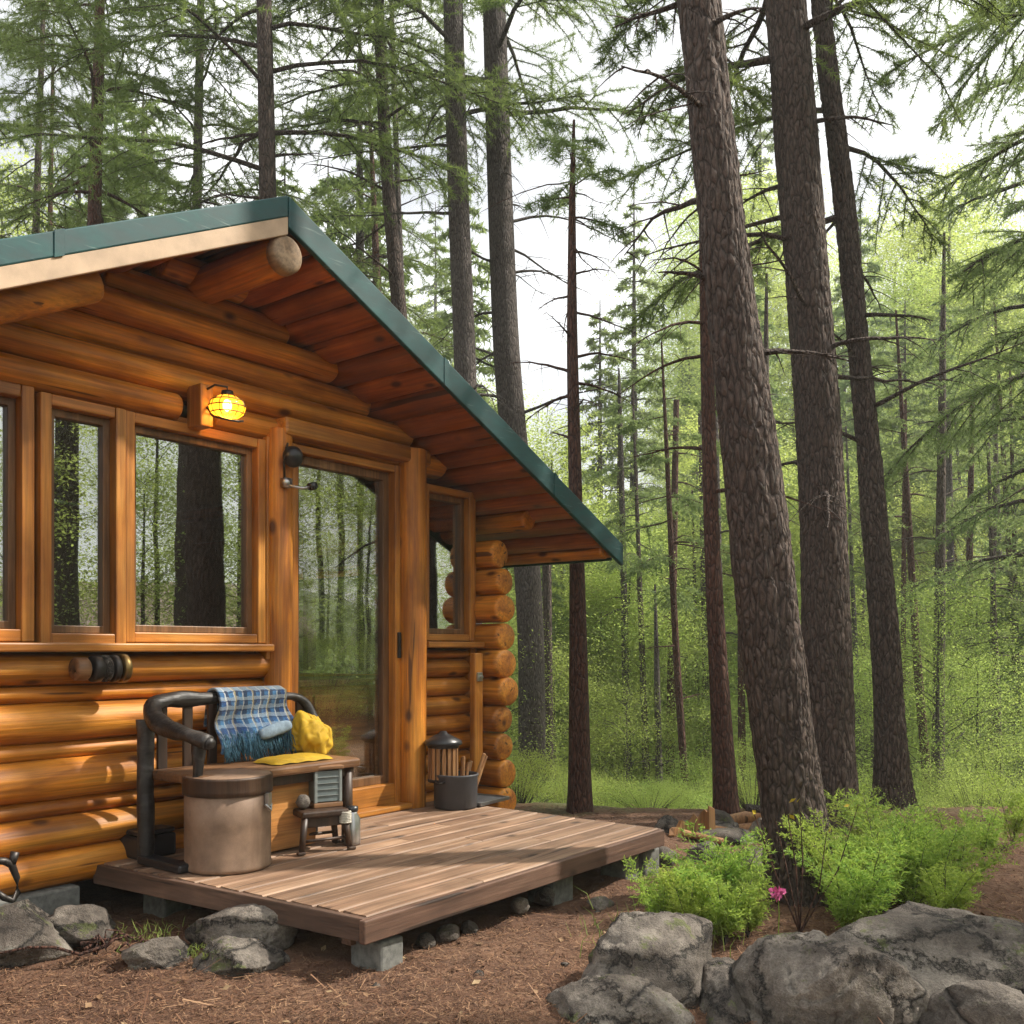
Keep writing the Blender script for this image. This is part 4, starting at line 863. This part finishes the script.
h = p.z - gz(p.x, p.y); mb = MB(); mb.tube([(0, 0, 0), (.005, 0, h * .6), (0, 0, h)], [.002, .0018, .0015], 5, False); mb.build('stem', M['fern'], fw, True)
M['pink'] = simple('pink petals', (.7, .14, .35), .6); mb = MB(); q = np.random.RandomState(2)
leaves(mb, np.array([0, 0, h]) + q.normal(size=(60, 3)) * .008, None, .022, q, .2, .7); mb.build('petals', M['pink'], fw)
sh_ = thing('yellow_leaf_sprig', 'bare twiggy sprig with a few yellow leaves beside the leaning pine', 'plant', tuple(pix(800, 915, 4.1).xy) + (.08,))
mb = MB(); wm = MB(); q = np.random.RandomState(4); C = []
for k in range(7):
    e = np.array([q.normal() * .13, q.normal() * .06, .35 + .22 * q.rand()]); mb.tube([(0, 0, 0), e * .5 + q.normal(size=3) * .02, e], [.004, .003, .0015], 4, False); C.append(e + q.normal(size=(1, 3)) * .02)
mb.build('stem', M['bark_red'], sh_, True); s = Mat('yellow leaf'); s.col((.6, .45, .04)); M['yleaf'] = s.m; leaves(wm, np.concatenate(C), None, .035, q); wm.build('leaves', M['yleaf'], sh_)

# ------------------------------------------------------------------ furniture and small things on the deck
def lthing(name, label, cat, u, y, z=DECK, rz=0): return thing(name, label, cat, loc(u, y, z), TH + rz)
def on_deck(px, py, z=DECK):                # pixel on a horizontal plane -> cabin frame
    d = (CAMZ - z) * F / (py - HY); X = (px - CX) / F * d; dx, dy = X - OX, d - OY; return dx * UX + dy * UY, -dx * UY + dy * UX
# bench: seat .42 above the deck, long side along the wall
bu, by = -1.42, -.40
b = lthing('bench', 'black armed wooden bench with brown seat against the log wall', 'bench', bu, by)
mb = MB(); mb.box((-.01, -.02, .405), (.94, .40, .045)); mb.build('seat', M['plank'], b, bevel=.012)
def wavy(P, R_, n=48, sd=0, k=.2):         # smooth hand-hewn tube through control points
    P = np.array(P, float); L = np.concatenate([[0], np.cumsum(np.linalg.norm(np.diff(P, axis=0), axis=1))]); t = np.linspace(0, L[-1], n)
    Q = np.stack([np.interp(t, L, P[:, i]) for i in range(3)], 1); rr = np.interp(t, L, R_)
    for _ in range(3): Q[1:-1] = (Q[:-2] + 2 * Q[1:-1] + Q[2:]) / 4
    f = 1 + k * fbm(np.stack([t * 9, t * 0 + sd, t * 0], 1), 3); g = 1 + k * fbm(np.stack([t * 9, t * 0 + sd + 5, t * 0], 1), 3)
    return Q, np.stack([rr * f, rr * g], 1)
mb = MB(); mb.tube(*wavy([(-.47, -.14, 0), (-.47, -.15, .25), (-.465, -.17, .45), (-.46, -.17, .57)], [.016, .02, .026, .03]), 16); mb.build('leg', M['ebony'], b, True)
mb = MB(); mb.tube(*wavy([(-.50, .18, 0), (-.50, .19, .4), (-.49, .2, .66)], [.034, .038, .042], sd=3), 16); mb.build('leg', M['ebony'], b, True)
mb = MB(); mb.tube(*wavy([(-.46, -.24, .575), (-.485, -.16, .60), (-.50, 0, .625), (-.50, .12, .66), (-.47, .19, .725), (-.38, .215, .745), (0, .22, .74), (.38, .22, .735), (.45, .2, .70), (.48, .16, .6)], [.030, .037, .040, .044, .046, .036, .028, .025, .025, .025], 80, 7), 18); mb.build('arm_rail', M['ebony'], b, True)
mb = MB(); mb.tube([(-.458, -.262, .572), (-.46, -.235, .575)], [.022, .03], 14); mb.build('arm_end', M['ebony'], b, True)
mb = MB()
for x in np.linspace(-.4, .42, 7): mb.box((x, .215, .57), (.05, .018, .32))
mb.build('back_slats', M['dwood'], b, bevel=.004)
mb = MB(); mb.tube([(.48, .18, 0), (.48, .19, .4), (.485, .2, .62)], .03, 12); mb.build('leg', M['black'], b, True)
mb = MB(); mb.tube([(.41, -.17, 0), (.41, -.17, .385)], [.03, .028], 12); mb.build('leg', M['dwood'], b, True)
mb = MB(); mb.box((.0, .02, .19), (.5, .28, .36)); mb.build('storage_box', M['counter'], b, bevel=.01, label='bare orange plywood box under the bench seat')
mb = MB(); mb.box((-.5, .03, .02), (.08, .34, .04)); mb.build('foot', M['black'], b, bevel=.012)
mb = MB(); mb.box((0, -.165, .36), (.9, .03, .05)); mb.build('apron', M['dwood'], b, bevel=.005)
u, y = on_deck(152, 858); t = lthing('toolbox', 'low black box on the deck at the left end of the bench', 'box', u + .02, y + .13)
mb = MB(); mb.box((0, 0, .055), (.20, .30, .11)); mb.build('body', M['black'], t, bevel=.015)
mb = MB(); mb.box((0, 0, .122), (.19, .29, .022)); mb.build('lid', M['black'], t, bevel=.008)
mb = MB(); mb.tube([(0, -.06, .13), (0, -.06, .155), (0, .06, .155), (0, .06, .13)], .007, 8); mb.build('handle', M['steel'], t, True)
# spade handle like wooden grip below the arm
# barrel
u, y = on_deck(228, 866); t = lthing('storage_barrel', 'large tan fibre drum with dark banded lid on the deck corner', 'barrel', u, y)
s = Mat('tan fibre drum'); a = s.noise(s.mp((1, 1, 1)), 5, 6, .65); a2 = s.noise(s.mp((3, 3, .5)), 6, 4); c = s.ramp(a, [(.3, (.13, .08, .05)), (.55, (.25, .16, .105)), (.75, (.34, .235, .165))]); c = s.mix(s.ramp(a2, [(.55, 0.), (.7, .5)]), c, (.13, .075, .045)); s.col(c); s.rough(.6); s.bump(a, .15, .004); M['drum'] = s.m
mb = MB(); mb.lathe([(0, .0), (.184, .0), (.192, .008), (.193, .02), (.189, .03), (.190, .2), (.189, .345), (.18, .35), (0, .35)], sides=56); mb.build('body', M['drum'], t, True)
mb = MB(); mb.lathe([(.19, .335), (.197, .338), (.199, .36), (.197, .405), (.199, .41), (.194, .418), (.19, .418)], sides=56); mb.build('lid_band', M['dwood'], t, True)
mb = MB(); mb.lathe([(.192, .414), (.185, .422), (.10, .428), (0, .43)], sides=56); mb.build('lid', M['drum'], t, True)
mb = MB(); mb.box((.08, -.185, .31), (.03, .02, .06), rz=.4); mb.tube([(.06, -.19, .29), (.08, -.205, .265), (.1, -.18, .29)], .006, 8); mb.build('clasp', M['steel'], t, bevel=.003)
# blanket over the bench back
def cloth(nx, ny, fn): 
    mb = MB(); v = [fn(i / (nx - 1), j / (ny - 1)) for j in range(ny) for i in range(nx)]
    mb.add(v, [[j * nx + i, j * nx + i + 1, (j + 1) * nx + i + 1, (j + 1) * nx + i] for j in range(ny - 1) for i in range(nx - 1)]); return mb
def plaid():
    s = Mat('blue plaid wool'); sp = s.n('ShaderNodeSeparateXYZ'); s.l(s.tc.outputs['UV'] if False else s.tc.outputs['Object'], sp.inputs[0])
    def band(o, f, ph, th_): return s.math('GREATER_THAN', s.math('FRACT', s.math('ADD', s.math('MULTIPLY', o, f), ph)), th_)
    wob = s.noise(s.mp((1, 1, 1)), 26, 3); nz = s.noise(s.mp((1, 1, 1)), 160, 3, .7); big = s.noise(s.mp((1, 1, 1)), 13, 3)
    X = s.math('ADD', sp.outputs[0], s.math('MULTIPLY', wob, .022)); Z = s.math('ADD', sp.outputs[2], s.math('MULTIPLY', wob, .02))
    c = s.mix(s.ramp(big, [(.42, 0.), (.58, 1.)]), (.012, .06, .19), (.05, .17, .34))
    p = s.mix(s.math('MULTIPLY', band(X, 19, .1, .55), .8), c, (.012, .02, .05)); p = s.mix(s.math('MULTIPLY', band(Z, 22, .3, .6), .6), p, (.30, .36, .40))
    p = s.mix(s.math('MULTIPLY', band(X, 19, .5, .86), .75), p, (.45, .47, .46)); p = s.mix(s.math('MULTIPLY', band(Z, 22, .75, .88), .7), p, (.01, .02, .05)); p = s.mix(s.math('MULTIPLY', band(X, 9.5, .2, .93), .7), p, (.35, .28, .12))
    c = s.mix(s.ramp(sp.outputs[2], [(.56, .45), (.66, 1.)]), c, p)
    c = s.mix(.5, c, s.ramp(nz, [(.3, .5), (.7, 1.4)]), 'MULTIPLY'); s.col(c); s.rough(.95); s.bump(nz, .6, .004); s.b.inputs['Sheen Weight'].default_value = .3; return s.m
M['plaid'] = plaid()
bl = lthing('plaid_blanket', 'blue plaid blanket with fringe draped over the bench back', 'blanket', bu, by)
def drape(a, q):                             # q: 0 behind the back, up over the rail, down the front
    x = -.14 + .44 * a + .02 * math.sin(q * 5 + a * 3)
    if q < .25: yy, zz = .255 + .004 * math.sin(a * 20), .60 + .17 * q / .25
    elif q < .4: f = (q - .25) / .15; yy, zz = .255 - .075 * f, .77 + .012 * math.sin(f * math.pi)
    else: f = (q - .4) / .6; yy, zz = .18 - .05 * f - .028 * math.sin(f * 9 + a * 2) * (.5 + f * .5) - .02 * math.sin(a * 14 + f * 2) * f, .77 - .29 * f
    return (x + .02 * math.sin(a * 9) * q, yy, zz)
o = cloth(50, 70, drape).build('cloth', M['plaid'], bl, True); m = o.modifiers.new('thick', 'SOLIDIFY'); m.thickness = .012
M['fringe'] = simple('blue fringe', (.04, .11, .16), .9, 0, .8, 60, .5)
mb = MB(); q = np.random.RandomState(3)
for k in range(420):
    a = q.rand(); p = np.array(drape(a, .82 + .18 * q.rand())) + np.array([0, -.012, .02 * q.rand()]); l = .05 + .05 * q.rand(); e = p + np.array([q.normal() * .012, -.02 + q.normal() * .01, -l]); e[2] = max(e[2], .432); mb.tube([p, (p + e) / 2 + q.normal(size=3) * .004, e], [.003, .0028, .0015], 4)
mb.build('fringe', M['fringe'], bl, True)
fs = lthing('folded_scarf', 'pale blue grey folded scarf tucked over the plaid blanket', 'scarf', bu + .12, by + .085, DECK + .575, 0)
mb = MB(); q = [(-.06 + .19 * k / 12, -.0 - .004 * math.sin(k * .6), -.02 + .04 * k / 12) for k in range(13)]; mb.tube(q, np.stack([np.full(13, .016), np.array([.02, .028, .031, .032, .033, .033, .032, .033, .034, .033, .031, .028, .02])], 1), 14); mb.build('cloth', simple('pale blue cloth', (.20, .27, .34), .9, 0, .4, 40, .4), fs, True)
# yellow bundle
yb = lthing('yellow_jacket', 'bright yellow bundled jacket on the bench seat beside the blanket', 'jacket', bu + .38, by + .07, DECK + .43)
v, f = _ICO[6]; v = v.copy(); w = v * np.array([1.1, 1.1, 1.7]); wr = w + np.stack([fbm(w * 1.3 + 5, 2), fbm(w * 1.3 + 25, 2), fbm(w * 1.3 + 45, 2)], 1) * .5
ridge = 1 - np.abs(fbm(wr * np.array([1.5, 1.5, .7]), 2)) * 2; v *= (1 + .28 * fbm(v * 1.4 + 9, 2) + .10 * ridge)[:, None]; v *= np.array([.095, .085, .125]); v[:, 2] += .10; v[:, 0] *= np.clip(1.25 - 2.2 * (v[:, 2] - .08), .55, 1.4); v[:, 0] += .10 * np.maximum(0, .14 - v[:, 2]) - .2 * np.maximum(0, v[:, 2] - .15); v[:, 2] = np.maximum(v[:, 2], .002)
mb = MB(); mb.add(v, t=f); mb.build('body', M['yellow'], yb, True)
yc = lthing('yellow_cushion', 'flat mustard yellow cloth pad on the bench seat below the blanket', 'cushion', bu + .14, by - .08, DECK + .428)
mb = MB(); n = 40; mb.add([(x * .18, y_ * .09, .006 + .026 * max(0, (1 - abs(x) ** 4) * (1 - abs(y_) ** 4)) ** .5 + .002 * math.sin(x * 11 + y_ * 5)) for y_ in np.linspace(-1, 1, 16) for x in np.linspace(-1, 1, n)], [[j * n + i, j * n + i + 1, (j + 1) * n + i + 1, (j + 1) * n + i] for j in range(15) for i in range(n - 1)]); mb.build('pad', M['yellow'], yc, True)
# stool with lantern
u, y = on_deck(326, 850); ST = (u, y + .05)
t = lthing('footstool', 'small dark wooden footstool on the deck before the bench', 'stool', u, y + .05, rz=-.35)
mb = MB(); mb.box((0, 0, .185), (.24, .19, .035)); mb.build('seat', M['dwood'], t, bevel=.01)
mb = MB(); mb.box((0, -.06, .145), (.2, .02, .05)); mb.build('apron', M['dwood'], t, bevel=.004)
for i, (sx, sy) in enumerate(((-1, -1), (1, -1), (-1, 1), (1, 1))):
    mb = MB(); mb.tube([(sx * .125, sy * .095, 0), (sx * .1, sy * .075, .17)], [.014, .018], 10); g = mb.build('leg', M['dwood'], t, True)
    if (sx, sy) == (1, -1):
        m = MB()
        for k in range(7): m.tube([(sx * .105 + .026 * math.cos(a_), sy * .079 + .026 * math.sin(a_), .135 + k * .008) for a_ in np.linspace(0, 6.28, 13)], .005, 6, False)
        m.build('rope_wrap', M['rope'], g, True, label='pale rope wound round one stool leg')
    mb = MB(); mb.box((sx * .128, sy * .1, .008), (.04, .03, .016)); mb.build('foot', M['dwood'], g, bevel=.005)
mb = MB(); mb.tube([(-.11, .08, .06), (.11, .08, .06)], .008, 8); mb.tube([(-.11, -.08, .06), (.11, -.08, .06)], .008, 8); mb.build('stretcher', M['dwood'], t, True)
uz = lthing('round_stone', 'egg sized brown stone on the left end of the footstool', 'stone', u - .085, y + .07, DECK + .203)
v, f = _ICO[3]; mb = MB(); mb.add(v * (1 + .1 * fbm(v * 2, 2))[:, None] * np.array([.035, .03, .038]) + np.array([0, 0, .036]), t=f); mb.build('body', M['rock'], uz, True)
t = lthing('lantern', 'square grey lantern with glazed sides standing on the footstool', 'lantern', u + .05, y + .07, DECK + .203, -.35)
mb = MB(); mb.box((0, 0, .012), (.15, .12, .024)); mb.build('base', M['plank'], t, bevel=.004)
mb = MB()
for sx in (-1, 1):
    for sy in (-1, 1): mb.box((sx * .064, sy * .049, .105), (.016, .016, .162))
mb.build('frame', M['grey'], t, bevel=.003)
mb = MB(); mb.box((0, 0, .196), (.16, .13, .02)); mb.build('top', M['plank'], t, bevel=.005)
M['lpane'] = simple('smoked lantern glass', (.16, .19, .19), .12)
mb = MB(); mb.box((0, -.05, .105), (.112, .004, .15)); mb.box((.066, 0, .105), (.004, .082, .15)); mb.box((-.066, 0, .105), (.004, .082, .15)); mb.box((0, .05, .105), (.112, .004, .15)); mb.build('pane', M['lpane'], t)
mb = MB()
for z_ in (.06, .09, .12, .15): mb.box((0, -.055, z_), (.11, .004, .003)); mb.box((.071, 0, z_), (.004, .08, .003))
mb.build('bars', M['grey'], t)
t = lthing('metal_canister', 'shiny steel canister behind the footstool under the bench end', 'canister', bu + .38, by - .24)
mb = MB(); mb.lathe([(0, 0), (.04, 0), (.042, .01), (.04, .13), (.026, .155), (.026, .17), (0, .172)], sides=28); mb.build('body', M['steel'], t, True); mb = MB(); mb.lathe([(.028, .165), (.03, .17), (.03, .19), (0, .195)], sides=24); mb.build('cap', M['black'], t, True)
# pot, lantern basket, kindling
u, y = on_deck(463, 808)
t = lthing('iron_pot', 'charcoal round pot standing on the deck near the corner logs', 'pot', u, y + .06)
mb = MB(); mb.lathe([(0, 0), (.128, 0), (.135, .01), (.137, .19), (.143, .2), (.143, .21), (.132, .212), (.128, .2), (.125, .03), (0, .03)], sides=44); mb.build('body', M['potgrey'], t, True)
mb = MB()
for s_ in (-1, 1): mb.tube([(s_ * .137, -.03, .17), (s_ * .165, -.02, .165), (s_ * .165, .02, .165), (s_ * .137, .03, .17)], .006, 8)
mb.build('handle', M['iron'], t, True)
t2 = lthing('wooden_basket', 'slatted bronze basket with black lid standing on the pot', 'basket', u - .05, y + .12, DECK + .16)
mb = MB()
for k in range(16): a = k * math.pi / 8; mb.box((.088 * math.cos(a), .088 * math.sin(a), .12), (.012, .022, .22), rz=a)
mb.build('slats', M['kindling'], t2, bevel=.002)
mb = MB(); mb.lathe([(0, 0), (.094, 0), (.098, .01), (.094, .02), (0, .02)], sides=32); mb.lathe([(.08, .21), (.098, .212), (.1, .225), (.094, .235), (.08, .232)], sides=32); mb.build('hoops', M['iron'], t2, True)
mb = MB(); mb.lathe([(.115, .23), (.12, .235), (.115, .255), (.06, .285), (.03, .30), (.02, .315), (0, .317)], sides=32); mb.lathe([(0, .23), (.115, .23)], sides=32); mb.build('lid', M['black'], t2, True)
q = np.random.RandomState(21)
for k in range(7):
    kd = MB(); a = q.rand() * 6.28; kd.log((0, 0, 0), (.05 * math.cos(a) + .05, .05 * math.sin(a) - .03, .20 + .07 * q.rand()), .013, .011, 8, 5, .2, .2, k)
    o = kd.build('firewood_stick', M['kindling'], None, True); o.location = loc(u + .06 + .05 * q.rand(), y + .0 + .08 * q.rand(), DECK + .06); o.rotation_euler = (0, 0, TH); tag(o, 'split kindling stick standing in the charcoal pot', 'stick', 'kindling sticks in the pot')
t = lthing('doormat', 'thin grey metal tray on the deck beside the pot', 'tray', u + .24, y + .08, DECK + .004, .1)
mb = MB(); mb.box((0, 0, .006), (.32, .26, .01)); mb.build('plate', M['rubber'], t, bevel=.003)
mb = MB(); mb.box((0, -.134, .012), (.33, .008, .022)); mb.box((0, .134, .012), (.33, .008, .022)); mb.box((.163, 0, .012), (.008, .26, .022)); mb.box((-.163, 0, .012), (.008, .26, .022)); mb.build('rim', M['steel'], t, bevel=.002)
t = lthing('fire_iron', 'curled iron hook leaning on the round door post', 'hook', .10, -.20)
mb = MB(); P = [(.0, 0, .0), (.03, 0, .05), (.02, 0, .10), (-.015, .01, .15), (-.02, .02, .22), (.01, .03, .28), (.045, .03, .30), (.06, .03, .27)]; mb.tube(P, .012, 10); mb.build('rod', M['plank'], t, True)

# wall lamp (lit)
lu, lz = -1.52, 2.50
t = lthing('wall_lamp', 'lit amber glass lamp in a wire cage on a wooden block above the windows', 'lamp', lu, -.14, lz)
mb = MB(); mb.box((-.03, .05, .01), (.075, .12, .21)); mb.build('mount_block', M['trim_z'], t, bevel=.008)
_m = Mat('amber glass'); _m.nt.nodes.remove(_m.b); _g = _m.n('ShaderNodeBsdfGlossy'); _g.inputs['Roughness'].default_value = .1; _t = _m.n('ShaderNodeBsdfTransparent'); _t.inputs['Color'].default_value = (1, .84, .45, 1)
_tl = _m.n('ShaderNodeBsdfTranslucent'); _tl.inputs['Color'].default_value = (1, .55, .06, 1)
_x = _m.n('ShaderNodeMixShader'); _x.inputs[0].default_value = .45; _m.l(_t.outputs[0], _x.inputs[1]); _m.l(_tl.outputs[0], _x.inputs[2])
_y = _m.n('ShaderNodeMixShader'); _y.inputs[0].default_value = .08; _m.l(_x.outputs[0], _y.inputs[1]); _m.l(_g.outputs[0], _y.inputs[2]); _m.l(_y.outputs[0], _m.nt.nodes['Material Output'].inputs[0]); M['amber'] = _m.m
mb = MB(); prof = [(.02, .058), (.045, .052), (.075, .03), (.088, 0), (.08, -.03), (.055, -.05), (.02, -.057), (0, -.058)]; mb.lathe(prof, (.03, -.09, .0), 32); mb.build('lamp_shade', M['amber'], t, True)
mb = MB()
for k in range(12):
    a = k * math.pi / 6; mb.tube([(.03 + (r_ + .003) * math.cos(a), -.09 + (r_ + .003) * math.sin(a), z_) for r_, z_ in prof[:-1]], .0022, 5)
for z_, r_ in ((.03, .079), (0, .092), (-.032, .082)): mb.tube([(.03 + r_ * math.cos(a), -.09 + r_ * math.sin(a), z_) for a in np.linspace(0, 6.283, 33)], .003, 6, False)
mb.build('cage', M['brass'], t, True)
mb = MB(); mb.tube([(-.03, -.01, .0), (-.035, -.06, -.05), (.0, -.14, -.075), (.05, -.15, -.075), (.1, -.12, -.06)], .0055, 8); mb.tube([(-.03, -.012, .09), (-.02, -.06, .105), (.03, -.09, .10), (.03, -.09, .058)], .006, 8); mb.lathe([(0, .085), (.028, .08), (.032, .055), (.02, .053)], (.03, -.09, .0), 20); mb.build('bracket', M['iron'], t, True)
M['bulb'] = emis('bulb', (1., .8, .4), 9)
mb = MB(); v, f = _ICO[3]; mb.add(v * np.array([.022, .022, .03]) + np.array([.03, -.09, .01]), t=f); mb.build('bulb', M['bulb'], t, True)
ld = bpy.data.lights.new('lamp_light', 'POINT'); ld.energy = 1.6; ld.color = (1, .62, .22); ld.shadow_soft_size = .028; lo = bpy.data.objects.new('lamp_light', ld); COL.objects.link(lo); lo.parent = t; lo.location = (.03, -.09, -.028)

# spool of discs on the log wall
u_ = -2.0; t = lthing('wall_spool', 'horizontal row of worn round discs with a brass ring on the log wall', 'spool', u_, -.10, 1.215)
for k, (x, r_, w, m) in enumerate(((-.17, .052, .06, 'plank'), (-.10, .06, .045, 'iron'), (-.055, .062, .03, 'rock'), (-.015, .064, .03, 'iron'), (.03, .067, .035, 'brass'))):
    mb = MB(); mb.tube([(x - w / 2, 0, 0), (x - w / 2 + .006, 0, 0), (x + w / 2 - .006, 0, 0), (x + w / 2, 0, 0)], [r_ * .9, r_, r_, r_ * .9], 28); mb.build('disc', M[m], t, True)
mb = MB(); mb.tube([(-.2, .0, 0), (.05, 0, 0)], .02, 12); mb.tube([(-.06, .06, 0), (-.06, 0, 0)], .018, 10); mb.build('axle', M['iron'], t, True)
# bell and spigot on the door post
t = lthing('gong_bell', 'round black bell hanging near the top of the door post', 'bell', -1.02, -.135, 2.30)
mb = MB(); v, f = _ICO[4]; mb.add(v * np.array([.058, .05, .058]) + np.array([0, -.02, .04]), t=f); mb.build('body', M['black'], t, True)
mb = MB(); mb.tube([(0, .05, .07), (-.02, .0, .11), (-.05, -.03, .08), (-.06, -.02, 0), (-.04, 0, -.08)], .006, 8); mb.build('hook', M['iron'], t, True)
t = lthing('door_spigot', 'small steel lever fitting with black knob on the door post under the bell', 'lever', -1.02, -.125, 2.17)
mb = MB(); mb.tube([(-.03, 0, .02), (.05, -.05, .005), (.10, -.07, .02)], [.009, .008, .008], 8); mb.box((-.02, .0, .03), (.05, .04, .05)); mb.build('lever', M['steel'], t, True)
mb = MB(); mb.tube([(.10, -.09, .02), (.10, -.05, .02)], .022, 16); mb.build('knob', M['black'], t, True)
# shovel with D handle at the left edge
p = pix(4, 905, 3.9); t = thing('shovel', 'dark shovel with looped grip leaning at the left picture edge', 'shovel', (p.x, p.y, p.z), TH)
mb = MB(); mb.tube([(-.03, 0, .06), (.0, 0, .03), (.035, 0, .01), (.055, 0, .04), (.052, 0, .10), (.03, 0, .16), (.0, 0, .18), (-.05, 0, .19)], [.012, .014, .013, .012, .013, .016, .016, .014], 12); mb.tube([(.03, 0, .16), (.045, 0, .21)], [.016, .018], 10); mb.build('grip', M['iron'], t, True)
mb = MB(); mb.tube([(-.03, 0, .06), (-.5, .1, -.1)], .016, 10); mb.build('shaft', M['dwood'], t, True)

# ------------------------------------------------------------------ haze
s = bpy.data.materials.new('forest haze'); s.use_nodes = True; nt = s.node_tree; nt.nodes.clear()
out = nt.nodes.new('ShaderNodeOutputMaterial'); pv = nt.nodes.new('ShaderNodeVolumePrincipled'); pv.inputs['Color'].default_value = (.93, .97, .93, 1); pv.inputs['Density'].default_value = .0019; pv.inputs['Anisotropy'].default_value = .2
nt.links.new(pv.outputs[0], out.inputs['Volume'])
mb = MB(); mb.box((0, 65, 15), (290, 260, 60)); tag(mb.build('haze', s), 'pale forest haze softening the far trees', 'haze', kind='stuff')
